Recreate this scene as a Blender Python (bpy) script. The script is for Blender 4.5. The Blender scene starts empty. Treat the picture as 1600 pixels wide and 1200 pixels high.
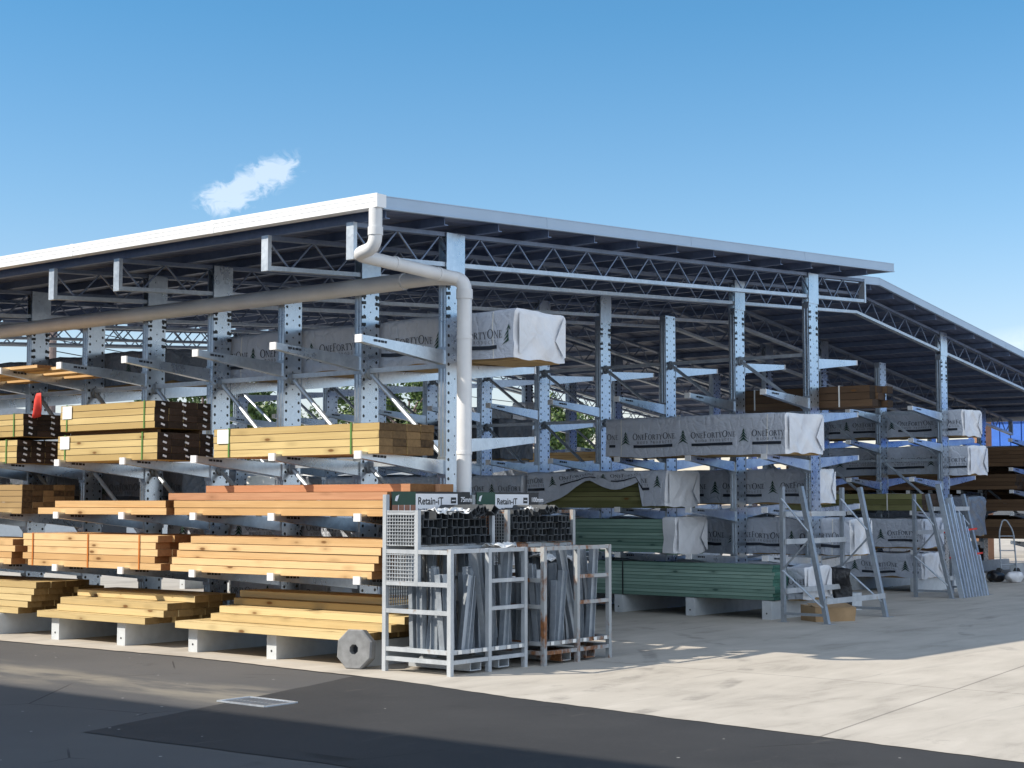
import bpy, bmesh, math, random
from math import radians as R, sin, cos, pi
from mathutils import Vector, Matrix, noise

S = bpy.context.scene
COL = S.collection
# ------------------------------------------------------------ camera, sky, sun, exposure
YAW, PITCH, FPX = 0.6762, 0.0755, 2455.4
CAM = Vector((-12.4846, -10.8425, 1.6))
FW = Vector((cos(YAW)*cos(PITCH), sin(YAW)*cos(PITCH), sin(PITCH)))
RT = Vector((sin(YAW), -cos(YAW), 0.0))
UP = RT.cross(FW)
cam_d = bpy.data.cameras.new('camera')
cam_d.sensor_width = 36.0
cam_d.lens = FPX/1600*36.0
cam_d.clip_start = 0.1
cam_d.clip_end = 3000
cam = bpy.data.objects.new('camera', cam_d)
COL.objects.link(cam)
mw = Matrix((RT, UP, -FW)).transposed().to_4x4()
mw.translation = CAM
cam.matrix_world = mw
S.camera = cam

LIGHT = Vector((0.94, -0.74, -1.0)).normalized()      # direction the sunlight travels
ELEV = math.asin(-LIGHT.z)
ROT = math.atan2(-LIGHT.x, -LIGHT.y)
sun_d = bpy.data.lights.new('sun', 'SUN')
sun_d.energy = 4.2
sun_d.angle = R(0.5)
sun_d.color = (1.0, 0.91, 0.78)
sun = bpy.data.objects.new('sun', sun_d)
COL.objects.link(sun)
sun.rotation_euler = LIGHT.to_track_quat('-Z', 'Y').to_euler()
sun.location = (0, 0, 30)

W = bpy.data.worlds.new('World')
S.world = W
W.use_nodes = True
nt = W.node_tree
bg = nt.nodes['Background']
sky = nt.nodes.new('ShaderNodeTexSky')
sky.sky_type = 'NISHITA'
sky.sun_disc = False
sky.sun_elevation = ELEV
sky.sun_rotation = ROT % (2*pi)
sky.altitude = 0
sky.air_density = 1.0
sky.dust_density = 0.3
sky.ozone_density = 2.0
bg.inputs['Strength'].default_value = 0.12


def wnode(t, **kw):
    n = nt.nodes.new(t)
    for k, v in kw.items():
        setattr(n, k, v)
    return n


def wmath(op, a, b=None):
    n = nt.nodes.new('ShaderNodeMath')
    n.operation = op
    for i, v in enumerate((a, b)):
        if v is None:
            continue
        if isinstance(v, (int, float)):
            n.inputs[i].default_value = v
        else:
            nt.links.new(v, n.inputs[i])
    return n.outputs[0]


# a thin wisp of cloud, high in the north-west of the sky dome (mask on the sky direction)
def sky_dir(px, py):
    return (FW*FPX + RT*(px-800) + UP*(600-py)).normalized()


tc = wnode('ShaderNodeTexCoord')
dirv = tc.outputs['Generated']


def wdot(vec):
    n = nt.nodes.new('ShaderNodeVectorMath')
    n.operation = 'DOT_PRODUCT'
    nt.links.new(dirv, n.inputs[0])
    n.inputs[1].default_value = vec
    return n.outputs['Value']


def wisp(px, py, ang, rx, ry):
    c = sky_dir(px, py)
    e = (sky_dir(px+50*cos(ang), py-50*sin(ang)) - c)
    e = (e - c*e.dot(c)).normalized()
    g = c.cross(e).normalized()
    u = wmath('DIVIDE', wdot(e), rx/FPX)
    v = wmath('DIVIDE', wdot(g), ry/FPX)
    r = wmath('SQRT', wmath('ADD', wmath('MULTIPLY', u, u), wmath('MULTIPLY', v, v)))
    return wmath('MAXIMUM', wmath('SUBTRACT', 1.0, r), 0.0)


w1 = wmath('ADD', wisp(392, 288, R(27), 105, 36), wmath('ADD', wisp(356, 308, R(10), 60, 32), wisp(425, 268, R(8), 58, 20)))
nz = wnode('ShaderNodeTexNoise')
nz.inputs['Scale'].default_value = 85
nz.inputs['Detail'].default_value = 5
nz.inputs['Roughness'].default_value = 0.62
nz.inputs['Distortion'].default_value = 0.8
mp = wnode('ShaderNodeMapping')
mp.inputs['Scale'].default_value = (1, 1, 1.3)
nt.links.new(dirv, mp.inputs[0])
nt.links.new(mp.outputs[0], nz.inputs['Vector'])
nn = wmath('SUBTRACT', nz.outputs['Fac'], 0.5)
gate = wmath('MINIMUM', wmath('MULTIPLY', w1, 2.5), 1.0)
on = wmath('MULTIPLY', gate, wmath('MAXIMUM', wmath('ADD', wmath('MULTIPLY', w1, 0.42), wmath('SUBTRACT', wmath('MULTIPLY', nn, 1.9), 0.02)), 0.0))
w2 = wmath('ADD', wisp(1600, 535, R(8), 210, 28), wisp(1500, 590, R(4), 260, 20))
dens2 = wmath('MULTIPLY', wmath('MULTIPLY', w2, nz.outputs['Fac']), 0.6)
den = wmath('MINIMUM', wmath('ADD', on, dens2), 0.46)
mx = wnode('ShaderNodeMix', data_type='RGBA')
nt.links.new(den, mx.inputs['Factor'])
hs = wnode('ShaderNodeHueSaturation')
hs.inputs['Saturation'].default_value = 1.0
hs.inputs['Value'].default_value = 1.0
nt.links.new(sky.outputs[0], hs.inputs['Color'])
tint = wnode('ShaderNodeMix', data_type='RGBA', blend_type='MULTIPLY')
tint.inputs['Factor'].default_value = 1.0
nt.links.new(hs.outputs[0], tint.inputs['A'])
cr_ = wnode('ShaderNodeValToRGB')
el_ = cr_.color_ramp.elements
while len(el_) < 4:
    el_.new(0.5)
for e_, (p_, c_) in zip(el_, ((0.05, (0.95, 0.85, 0.90)), (0.18, (0.66, 0.84, 0.92)), (0.30, (0.43, 0.80, 0.93)), (0.6, (0.36, 0.76, 0.94)))):
    e_.position = p_
    e_.color = (*c_, 1)
nt.links.new(wdot((0, 0, 1)), cr_.inputs[0])
nt.links.new(cr_.outputs[0], tint.inputs['B'])
nt.links.new(tint.outputs['Result'], mx.inputs['A'])
mx.inputs['B'].default_value = (6.6, 7.0, 7.5, 1)
# broken bright cloud added out of view, behind and beside the camera, lifting the shade
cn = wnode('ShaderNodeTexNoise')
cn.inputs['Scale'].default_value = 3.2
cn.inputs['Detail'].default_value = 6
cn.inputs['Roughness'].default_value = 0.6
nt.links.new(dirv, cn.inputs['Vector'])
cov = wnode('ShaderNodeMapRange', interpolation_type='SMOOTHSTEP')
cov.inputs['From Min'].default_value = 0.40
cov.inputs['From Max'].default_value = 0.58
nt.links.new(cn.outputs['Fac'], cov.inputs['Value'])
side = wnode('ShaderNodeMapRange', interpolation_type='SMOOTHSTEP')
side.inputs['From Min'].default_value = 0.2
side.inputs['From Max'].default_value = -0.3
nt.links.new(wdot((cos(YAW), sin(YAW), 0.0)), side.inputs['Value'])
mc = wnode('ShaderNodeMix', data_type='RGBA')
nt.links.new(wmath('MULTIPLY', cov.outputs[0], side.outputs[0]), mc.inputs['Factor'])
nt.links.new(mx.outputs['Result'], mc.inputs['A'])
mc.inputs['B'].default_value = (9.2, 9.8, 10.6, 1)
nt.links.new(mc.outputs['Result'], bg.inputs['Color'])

S.view_settings.view_transform = 'Standard'
S.view_settings.look = 'None'
S.view_settings.gamma = 1.0
S.view_settings.exposure = 0.55
S.render.engine = 'CYCLES'
S.cycles.max_bounces = 8
S.cycles.diffuse_bounces = 4
S.cycles.glossy_bounces = 3
S.cycles.transparent_max_bounces = 6

# ------------------------------------------------------------ helpers
SP = 1.2318          # bay of the racks


def at(px, py, ax, v):
    d = FW*FPX + RT*(px-800) + UP*(600-py)
    i = 'xyz'.index(ax)
    return CAM + d*((v-CAM[i])/d[i])


class MB:
    """collects shapes into one mesh"""
    def __init__(s):
        s.v, s.f, s.m = [], [], []

    def quad(s, pts, mi=0):
        n = len(s.v)
        s.v += [tuple(p) for p in pts]
        s.f.append(tuple(range(n, n+len(pts))))
        s.m.append(mi)

    def hexa(s, p, mi=0, ends=None):
        """8 points: 0-3 bottom ring, 4-7 top ring"""
        n = len(s.v)
        s.v += [tuple(q) for q in p]
        fs = [(3, 2, 1, 0), (4, 5, 6, 7), (0, 1, 5, 4), (1, 2, 6, 5), (2, 3, 7, 6), (3, 0, 4, 7)]
        for i, f in enumerate(fs):
            s.f.append(tuple(n+k for k in f))
            s.m.append(ends if (ends is not None and i < 2) else mi)

    def box(s, lo, hi, mi=0):
        x0, y0, z0 = lo
        x1, y1, z1 = hi
        s.hexa([(x0, y0, z0), (x1, y0, z0), (x1, y1, z0), (x0, y1, z0),
                (x0, y0, z1), (x1, y0, z1), (x1, y1, z1), (x0, y1, z1)], mi)

    def beam(s, p, q, w, h, up=(0, 0, 1), mi=0, w2=None, h2=None, ends=None):
        p, q = Vector(p), Vector(q)
        d = (q-p).normalized()
        up = Vector(up)
        if abs(d.dot(up)) > 0.98:
            up = Vector((1, 0, 0))
        a = d.cross(up).normalized()
        b = a.cross(d).normalized()
        w2 = w if w2 is None else w2
        h2 = h if h2 is None else h2

        def ring(c, w, h):
            return [c-a*w/2-b*h/2, c+a*w/2-b*h/2, c+a*w/2+b*h/2, c-a*w/2+b*h/2]
        s.hexa(ring(p, w, h)+ring(q, w2, h2), mi, ends)

    def tube(s, pts, r, n=12, mi=0, caps=True):
        pts = [Vector(p) for p in pts]
        rings = []
        ref = Vector((0, 0, 1))
        for i, p in enumerate(pts):
            d = (pts[min(i+1, len(pts)-1)]-pts[max(i-1, 0)]).normalized()
            if abs(d.dot(ref)) > 0.95:
                ref = Vector((1, 0, 0)) if abs(d.x) < 0.9 else Vector((0, 1, 0))
            a = d.cross(ref).normalized()
            b = a.cross(d).normalized()
            ref = b
            rr = r[i] if isinstance(r, (list, tuple)) else r
            rings.append(len(s.v))
            for k in range(n):
                t = 2*pi*k/n
                s.v.append(tuple(p+a*(rr*cos(t))+b*(rr*sin(t))))
        for i in range(len(rings)-1):
            A, B = rings[i], rings[i+1]
            for k in range(n):
                k2 = (k+1) % n
                s.f.append((A+k, A+k2, B+k2, B+k))
                s.m.append(mi)
        if caps:
            s.f.append(tuple(rings[0]+k for k in reversed(range(n))))
            s.m.append(mi)
            s.f.append(tuple(rings[-1]+k for k in range(n)))
            s.m.append(mi)

    def prism(s, poly, axis, a, b, mi=0):
        """polygon of 2D points extruded along axis from a to b"""
        def P(u, v, w):
            return {'x': (w, u, v), 'y': (u, w, v), 'z': (u, v, w)}[axis]
        n = len(poly)
        o = len(s.v)
        s.v += [P(u, v, a) for u, v in poly]+[P(u, v, b) for u, v in poly]
        s.f.append(tuple(range(o, o+n)))
        s.m.append(mi)
        s.f.append(tuple(range(o+2*n-1, o+n-1, -1)))
        s.m.append(mi)
        for i in range(n):
            j = (i+1) % n
            s.f.append((o+i, o+j, o+n+j, o+n+i))
            s.m.append(mi)

    def mesh(s, name, mats, smooth=None, weld=False, bevel=0):
        me = bpy.data.meshes.new(name)
        me.from_pydata(s.v, [], s.f)
        if not isinstance(mats, (list, tuple)):
            mats = [mats]
        for m in mats:
            me.materials.append(m)
        if len(mats) > 1:
            me.polygons.foreach_set('material_index', s.m)
        bm = bmesh.new()
        bm.from_mesh(me)
        if weld:
            bmesh.ops.remove_doubles(bm, verts=bm.verts, dist=1e-5)
        if bevel:
            bmesh.ops.bevel(bm, geom=bm.edges[:], offset=bevel, segments=1, affect='EDGES', material=1 if len(mats) > 1 else -1)
        bmesh.ops.recalc_face_normals(bm, faces=bm.faces[:])
        bm.to_mesh(me)
        bm.free()
        if smooth:
            me.polygons.foreach_set('use_smooth', [True]*len(me.polygons))
            me.set_sharp_from_angle(angle=R(smooth))
        me.update()
        return me

    def build(s, name, mats, parent=None, smooth=None, weld=False, bevel=0):
        return link(name, s.mesh(name, mats, smooth, weld, bevel), parent)


def link(name, me, parent=None, loc=None, rot=None):
    o = bpy.data.objects.new(name, me)
    COL.objects.link(o)
    if parent:
        o.parent = parent
    if loc is not None:
        o.location = loc
    if rot is not None:
        o.rotation_euler = rot
    return o


def tag(o, label=None, cat=None, group=None, kind=None):
    if label:
        o['label'] = label
    if cat:
        o['category'] = cat
    if group:
        o['group'] = group
    if kind:
        o['kind'] = kind
    return o


def empty(name, loc, label, cat, group=None):
    o = bpy.data.objects.new(name, None)
    o.empty_display_size = 0.2
    COL.objects.link(o)
    o.location = loc
    return tag(o, label, cat, group)


def rebase(root):
    """children were built in world coordinates: keep them there under a root that is not at the origin"""
    inv = Matrix.Translation(-root.location)
    for c in root.children:
        c.matrix_parent_inverse = inv


# ------------------------------------------------------------ materials
class NT:
    def __init__(s, name):
        s.mat = bpy.data.materials.new(name)
        s.mat.use_nodes = True
        s.t = s.mat.node_tree
        s.b = s.t.nodes['Principled BSDF']
        s.tc = s.t.nodes.new('ShaderNodeTexCoord')
        s.oi = s.t.nodes.new('ShaderNodeObjectInfo')

    def l(s, a, b):
        s.t.links.new(a, b)

    def coord(s, scale=(1, 1, 1), world=False, rnd=True):
        if world:
            g = s.t.nodes.new('ShaderNodeNewGeometry').outputs['Position']
        else:
            g = s.tc.outputs['Object']
        m = s.t.nodes.new('ShaderNodeMapping')
        m.inputs['Scale'].default_value = scale
        s.l(g, m.inputs[0])
        if rnd and not world:
            c = s.t.nodes.new('ShaderNodeCombineXYZ')
            k = s.m('MULTIPLY', s.oi.outputs['Random'], 37.0)
            for i in range(3):
                s.l(k, c.inputs[i])
            s.l(c.outputs[0], m.inputs['Location'])
        return m.outputs[0]

    def m(s, op, a, b=None, c=None):
        n = s.t.nodes.new('ShaderNodeMath')
        n.operation = op
        for i, v in enumerate((a, b, c)):
            if v is None:
                continue
            if isinstance(v, (int, float)):
                n.inputs[i].default_value = v
            else:
                s.l(v, n.inputs[i])
        return n.outputs[0]

    def noise(s, vec, scale, detail=4, rough=0.55, dist=0):
        n = s.t.nodes.new('ShaderNodeTexNoise')
        n.inputs['Scale'].default_value = scale
        n.inputs['Detail'].default_value = detail
        n.inputs['Roughness'].default_value = rough
        n.inputs['Distortion'].default_value = dist
        s.l(vec, n.inputs['Vector'])
        return n.outputs['Fac']

    def vor(s, vec, scale, out='Distance', feature='F1'):
        n = s.t.nodes.new('ShaderNodeTexVoronoi')
        n.feature = feature
        n.inputs['Scale'].default_value = scale
        s.l(vec, n.inputs['Vector'])
        return n.outputs[out]

    def ramp(s, fac, stops):
        n = s.t.nodes.new('ShaderNodeValToRGB')
        e = n.color_ramp.elements
        while len(e) < len(stops):
            e.new(0.5)
        for x, (p, c) in zip(e, stops):
            x.position = p
            x.color = (*c, 1) if len(c) == 3 else c
        s.l(fac, n.inputs[0])
        return n.outputs[0]

    def step(s, fac, a, b):
        n = s.t.nodes.new('ShaderNodeMapRange')
        n.interpolation_type = 'SMOOTHSTEP'
        n.inputs['From Min'].default_value = a
        n.inputs['From Max'].default_value = b
        s.l(fac, n.inputs['Value'])
        return n.outputs[0]

    def mix(s, fac, a, b, blend='MIX'):
        n = s.t.nodes.new('ShaderNodeMix')
        n.data_type = 'RGBA'
        n.blend_type = blend
        for k, v in (('Factor', fac), ('A', a), ('B', b)):
            if isinstance(v, (int, float)):
                n.inputs[k].default_value = v
            elif isinstance(v, tuple):
                n.inputs[k].default_value = (*v, 1)
            else:
                s.l(v, n.inputs[k])
        return n.outputs['Result']

    def sep(s, vec):
        n = s.t.nodes.new('ShaderNodeSeparateXYZ')
        s.l(vec, n.inputs[0])
        return n.outputs

    def bump(s, h, strength=0.3, dist=0.01):
        n = s.t.nodes.new('ShaderNodeBump')
        n.inputs['Strength'].default_value = strength
        n.inputs['Distance'].default_value = dist
        s.l(h, n.inputs['Height'])
        s.l(n.outputs[0], s.b.inputs['Normal'])

    def set(s, color=None, rough=None, metal=None, spec=None):
        for k, v in (('Base Color', color), ('Roughness', rough), ('Metallic', metal), ('Specular IOR Level', spec)):
            if v is None:
                continue
            if isinstance(v, (int, float)):
                s.b.inputs[k].default_value = v
            elif isinstance(v, tuple):
                s.b.inputs[k].default_value = (*v, 1)
            else:
                s.l(v, s.b.inputs[k])
        return s


def plain(name, c, rough=0.6, metal=0.0, var=0.15, scale=6.0, spec=None):
    n = NT(name)
    f = n.noise(n.coord(), scale, 4)
    lo = tuple(x*(1-var) for x in c)
    hi = tuple(min(1, x*(1+var)) for x in c)
    n.set(n.ramp(f, [(0.3, lo), (0.7, hi)]), rough, metal, spec)
    return n.mat


def galv(name, c=0.6, holes=False, metal=0.9, rough=0.33, tint=(1, 1, 1)):
    n = NT(name)
    v = n.coord((1, 1, 0.6))
    f1 = n.noise(v, 3.5, 5, 0.6)
    f2 = n.vor(n.coord((1, 1, 1)), 26, 'Color')
    f2s = n.sep(f2)[0]
    f0 = n.noise(n.coord((1, 1, 0.35)), 1.1, 3, 0.6)
    fac = n.m('ADD', n.m('ADD', n.m('MULTIPLY', f1, 0.6), n.m('MULTIPLY', f2s, 0.12)), n.m('MULTIPLY', f0, 0.28))
    base = n.ramp(fac, [(0.25, (c*.52*tint[0], c*.60*tint[1], c*.70*tint[2])), (0.75, (c*1.0*tint[0], c*1.09*tint[1], c*1.18*tint[2]))])
    rg = n.m('ADD', n.m('MULTIPLY', fac, 0.3), rough-0.15)
    mt = metal
    if holes:
        o = n.sep(n.tc.outputs['Object'])
        ax = n.m('ABSOLUTE', n.m('SUBTRACT', n.m('ABSOLUTE', o[0]), 0.098))
        zz = n.m('SUBTRACT', n.m('MODULO', n.m('ADD', o[2], 20.0), 0.1), 0.05)
        d = n.m('SQRT', n.m('ADD', n.m('MULTIPLY', ax, ax), n.m('MULTIPLY', zz, zz)))
        zc = n.m('SUBTRACT', n.m('MODULO', n.m('ADD', o[2], 20.0), 0.2), 0.1)
        dc = n.m('SQRT', n.m('ADD', n.m('MULTIPLY', o[0], o[0]), n.m('MULTIPLY', zc, zc)))
        hole = n.m('MAXIMUM', n.m('LESS_THAN', d, 0.0175), n.m('LESS_THAN', dc, 0.009))
        base = n.mix(hole, base, (0.004, 0.004, 0.006))
        mt = n.m('MULTIPLY', n.m('SUBTRACT', 1.0, hole), metal)
    n.set(base, rg, mt)
    return n.mat


def wood(name, a, b, knot=(0.16, 0.07, 0.02), end=False, dark=None, knots=0.07):
    n = NT(name)
    if end:
        v = n.coord((1, 1, 1))
        f = n.noise(v, 30, 4)
        ob = n.m('ADD', n.m('MULTIPLY', f, 0.6), n.m('MULTIPLY', n.oi.outputs['Random'], 0.5))
        n.set(n.ramp(ob, [(0.25, a), (0.8, b)]), 0.85, 0, 0.2)
        return n.mat
    v = n.coord((16, 0.5, 16))
    g = n.noise(v, 1.6, 5, 0.6, 1.4)
    big = n.noise(n.coord((1.2, 0.7, 1.2)), 1.5, 2)
    fac = n.m('ADD', n.m('ADD', n.m('MULTIPLY', g, 0.55), n.m('MULTIPLY', big, 0.3)), n.m('MULTIPLY', n.m('SUBTRACT', n.oi.outputs['Random'], 0.5), 0.55))
    base = n.ramp(fac, [(0.22, a), (0.72, b)])
    kv = n.coord((7.5, 2.6, 7.5))
    kd = n.vor(kv, 1.0)
    ksel = n.sep(n.vor(kv, 1.0, 'Color'))
    on = n.m('GREATER_THAN', ksel[0], 0.3)
    ring = n.m('MULTIPLY', n.m('SUBTRACT', 1.0, n.step(kd, knots, knots*2.3)), on)
    halo = n.m('MULTIPLY', n.m('SUBTRACT', 1.0, n.step(kd, knots*1.6, knots*5.5)), on)
    base = n.mix(n.m('MULTIPLY', halo, 0.4), base, tuple(x*0.6 for x in a))
    base = n.mix(n.m('MULTIPLY', ring, 0.92), base, knot)
    st = n.noise(n.coord((3.0, 0.35, 3.0)), 1.3, 5, 0.7, 0.8)
    base = n.mix(n.m('MULTIPLY', n.step(st, 0.55, 0.78), 0.45), base, tuple(x*0.55 for x in a))
    fine = n.noise(n.coord((60, 0.9, 60)), 2.0, 4, 0.7)
    base = n.mix(n.m('MULTIPLY', n.step(fine, 0.56, 0.72), 0.35), base, tuple(x*0.62 for x in a))
    n.set(base, 0.75, 0, 0.2)
    n.bump(g, 0.25, 0.005)
    return n.mat


M = {}
M['galv'] = galv('galvanised_steel', 0.72, rough=.3)
M['galv_hole'] = galv('galvanised_punched_steel', 0.72, True, rough=.29)
M['galv_dull'] = galv('dull_galvanised_steel', 0.42, False, 0.55, 0.5)
M['galv_bright'] = galv('bright_galvanised_steel', 0.7, False, 0.6, 0.42)
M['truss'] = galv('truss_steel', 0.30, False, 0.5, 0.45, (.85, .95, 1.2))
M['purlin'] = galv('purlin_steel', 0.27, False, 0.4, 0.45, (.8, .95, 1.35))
M['foot_steel'] = plain('grey_painted_steel', (0.56, 0.59, 0.61), 0.5, 0.1, 0.08, 9)
M['cap'] = plain('white_plastic_cap', (0.80, 0.80, 0.80), 0.5, 0, 0.05)
M['white_paint'] = plain('white_sheet_metal', (0.84, 0.85, 0.86), 0.35, 0, 0.02, 3)
M['flash'] = plain('pale_grey_flashing', (0.38, 0.48, 0.60), 0.4, 0.1, 0.04, 2)
M['pvc'] = plain('offwhite_pipe', (0.70, 0.705, 0.71), 0.4, 0, 0.07, 3)
M['black'] = plain('black_plastic', (0.012, 0.012, 0.014), 0.35, 0, 0.2)
M['ink'] = plain('dark_print', (0.016, 0.022, 0.035), 0.5, 0, 0.1)
M['greenink'] = plain('green_print', (0.02, 0.06, 0.045), 0.5, 0, 0.1)
M['strap_green'] = plain('green_strap', (0.10, 0.22, 0.05), 0.4, 0, 0.1)
M['strap_orange'] = plain('orange_strap', (0.55, 0.17, 0.03), 0.4, 0, 0.1)
M['strap_white'] = plain('white_strap', (0.75, 0.74, 0.70), 0.5, 0, 0.1)
M['red'] = plain('red_cloth', (0.62, 0.035, 0.02), 0.7, 0, 0.2)
M['tag'] = plain('white_paper_tag', (0.80, 0.79, 0.76), 0.7, 0, 0.04)
M['card'] = plain('brown_cardboard', (0.36, 0.24, 0.13), 0.85, 0, 0.12)
M['rubber'] = plain('grey_rubber', (0.20, 0.205, 0.21), 0.8, 0, 0.2, 14)
M['blue'] = plain('blue_cladding', (0.035, 0.13, 0.48), 0.45, 0, 0.08)
M['bwhite'] = plain('white_wall', (0.72, 0.72, 0.70), 0.7, 0, 0.05)
M['broof'] = plain('grey_roof', (0.35, 0.37, 0.40), 0.5, 0.2, 0.1)
M['bdark'] = plain('dark_opening', (0.03, 0.033, 0.04), 0.5)
M['brick'] = plain('orange_brick', (0.30, 0.15, 0.085), 0.85, 0, 0.2)
M['pole'] = plain('weathered_pole', (0.17, 0.13, 0.12), 0.85, 0, 0.2)
M['yellow_wood'] = wood('treated_yellow_pine', (0.45, 0.315, 0.13), (0.64, 0.485, 0.225))
M['pale_wood'] = wood('pale_treated_pine', (0.46, 0.335, 0.155), (0.64, 0.50, 0.26))
M['orange_wood'] = wood('orange_pine', (0.55, 0.33, 0.145), (0.74, 0.515, 0.265))
M['red_wood'] = wood('reddish_pine', (0.42, 0.20, 0.105), (0.60, 0.325, 0.185))
M['tan_wood'] = wood('tan_pine', (0.36, 0.24, 0.11), (0.55, 0.38, 0.19))
M['green_wood'] = wood('green_treated_pine', (0.15, 0.25, 0.205), (0.29, 0.42, 0.355), (0.05, 0.10, 0.085))
M['olive_wood'] = wood('olive_treated_pine', (0.13, 0.13, 0.05), (0.26, 0.25, 0.11))
M['brown_wood'] = wood('brown_stained_timber', (0.10, 0.06, 0.035), (0.19, 0.115, 0.065))
M['end_dark'] = wood('dark_sawn_end', (0.022, 0.017, 0.013), (0.065, 0.042, 0.03), end=True)
M['end_mid'] = wood('weathered_sawn_end', (0.05, 0.032, 0.018), (0.24, 0.15, 0.07), end=True)
M['end_orange'] = wood('orange_sawn_end', (0.16, 0.075, 0.03), (0.34, 0.17, 0.075), end=True)
M['end_yellow'] = wood('yellow_sawn_end', (0.12, 0.075, 0.03), (0.26, 0.17, 0.07), end=True)
M['end_green'] = wood('green_sawn_end', (0.02, 0.075, 0.06), (0.09, 0.22, 0.17), end=True)


def wrap_mat(name, c, bs=0.6):
    n = NT(name)
    v = n.coord((1, 1, 1))
    f = n.noise(v, 2.2, 5, 0.6, 0.6)
    n.set(n.ramp(f, [(0.3, tuple(x*0.82 for x in c)), (0.7, c)]), 0.34, 0, 0.5)
    h = n.noise(v, 7, 5, 0.62, 1.2)
    cr = n.vor(n.coord((1, 1.3, .8)), 5.5, 'Distance', 'DISTANCE_TO_EDGE')
    n.bump(n.m('ADD', h, n.m('MULTIPLY', n.m('MINIMUM', cr, .12), 2.2)), bs, 0.035)
    return n.mat


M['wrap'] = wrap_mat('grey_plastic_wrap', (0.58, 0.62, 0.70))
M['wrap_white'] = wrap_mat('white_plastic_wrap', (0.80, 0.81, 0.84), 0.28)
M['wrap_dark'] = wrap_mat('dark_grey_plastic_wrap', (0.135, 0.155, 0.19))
M['sheet'] = wrap_mat('loose_white_plastic', (0.82, 0.83, 0.83))
M['black_sheet'] = wrap_mat('black_plastic_sheet', (0.015, 0.016, 0.02))

# rusty frame steel
n = NT('rusty_frame_steel')
f = n.noise(n.coord((1, 1, 0.5)), 4.0, 6, 0.65)
s_ = n.step(f, 0.47, 0.60)
n.set(n.mix(s_, (0.36, 0.38, 0.39), n.ramp(n.noise(n.coord(), 30, 3), [(0.3, (0.13, 0.05, 0.02)), (0.7, (0.33, 0.14, 0.05))])), 0.6, 0.15)
M['rusty'] = n.mat
# pale frame
n = NT('pale_frame_steel')
f = n.noise(n.coord((1, 1, 0.5)), 5.0, 6, 0.65)
n.set(n.mix(n.step(f, 0.60, 0.72), n.ramp(f, [(0.3, (0.34, 0.37, 0.40)), (0.6, (0.50, 0.53, 0.56))]), (0.24, 0.16, 0.10)), 0.5, 0.2)
M['frame'] = n.mat
# mesh cage filling seen close: real wires are built, this colours them
# roof sheet
n = NT('ribbed_roof_sheet')
o = n.sep(n.coord((1, 1, 1), True))
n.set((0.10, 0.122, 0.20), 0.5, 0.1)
n.bump(n.m('SINE', n.m('MULTIPLY', o[1], 33.0)), 0.35, 0.02)
M['roof'] = n.mat

# asphalt with a dusty band and specks
n = NT('asphalt')
v = n.coord((1, 1, 1), True)
f1 = n.noise(v, 0.35, 5, 0.6)
f2 = n.noise(v, 160, 2, 0.5)
o = n.sep(v)
wob = n.m('MULTIPLY', n.m('SUBTRACT', n.noise(n.coord((1.6, 0.35, 1), True), 1.6, 5, 0.6), 0.5), 0.9)
bx = n.m('ABSOLUTE', n.m('ADD', n.m('ADD', o[0], 3.62), wob))
band = n.m('SUBTRACT', 1.0, n.step(bx, 0.12, 0.62))
band = n.m('MULTIPLY', band, n.step(n.noise(n.coord((1, 0.25, 1), True), 3.0, 5, 0.6), 0.36, 0.62))
col = n.ramp(n.m('ADD', n.m('MULTIPLY', f1, 0.55), n.m('MULTIPLY', f2, 0.45)), [(0.3, (0.062, 0.062, 0.064)), (0.7, (0.118, 0.115, 0.113))])
col = n.mix(n.m('MULTIPLY', band, 0.75), col, (0.25, 0.225, 0.18))
def wear(n, col):
    w = n.coord((1, 1, 1), True)
    spk = n.vor(w, 7.0)
    ssel = n.sep(n.vor(w, 7.0, 'Color'))[0]
    spot = n.m('MULTIPLY', n.m('LESS_THAN', spk, 0.085), n.m('GREATER_THAN', ssel, 0.90))
    col = n.mix(n.m('MULTIPLY', spot, 0.7), col, (0.45, 0.44, 0.42))
    wv = n.mix(0.12, w, n.t.nodes.new('ShaderNodeTexNoise').outputs['Color'])
    ck = n.vor(wv, 0.55, 'Distance', 'DISTANCE_TO_EDGE')
    crack = n.m('MULTIPLY', n.m('LESS_THAN', ck, 0.0035), n.step(n.noise(w, 0.5, 2), 0.52, 0.6))
    col = n.mix(n.m('MULTIPLY', crack, 0.7), col, (0.012, 0.012, 0.012))
    oil = n.step(n.noise(w, 0.9, 4, 0.7), 0.62, 0.74)
    col = n.mix(n.m('MULTIPLY', oil, 0.4), col, (0.02, 0.02, 0.02))
    scr = n.step(n.noise(n.coord((9, 0.9, 1), True), 1.3, 4, 0.7), 0.70, 0.80)
    return n.mix(n.m('MULTIPLY', scr, 0.35), col, (0.30, 0.29, 0.27))


col = wear(n, col)
n.set(col, 0.88, 0, 0.25)
n.bump(f2, 0.5, 0.006)
M['asphalt'] = n.mat
n = NT('new_asphalt')
v = n.coord((1, 1, 1), True)
f1 = n.noise(v, 0.8, 5, 0.65)
f2 = n.noise(v, 170, 2, 0.5)
scuff = n.step(n.noise(n.coord((0.6, 2.2, 1), True), 2.0, 6, 0.7), 0.60, 0.80)
col = n.ramp(n.m('ADD', n.m('MULTIPLY', f1, 0.5), n.m('MULTIPLY', f2, 0.5)), [(0.3, (0.025, 0.026, 0.028)), (0.7, (0.052, 0.052, 0.053))])
col = n.mix(n.m('MULTIPLY', scuff, 0.5), col, (0.14, 0.13, 0.115))
col = wear(n, col)
n.set(col, 0.86, 0, 0.25)
n.bump(f2, 0.5, 0.006)
M['new_asphalt'] = n.mat
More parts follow.
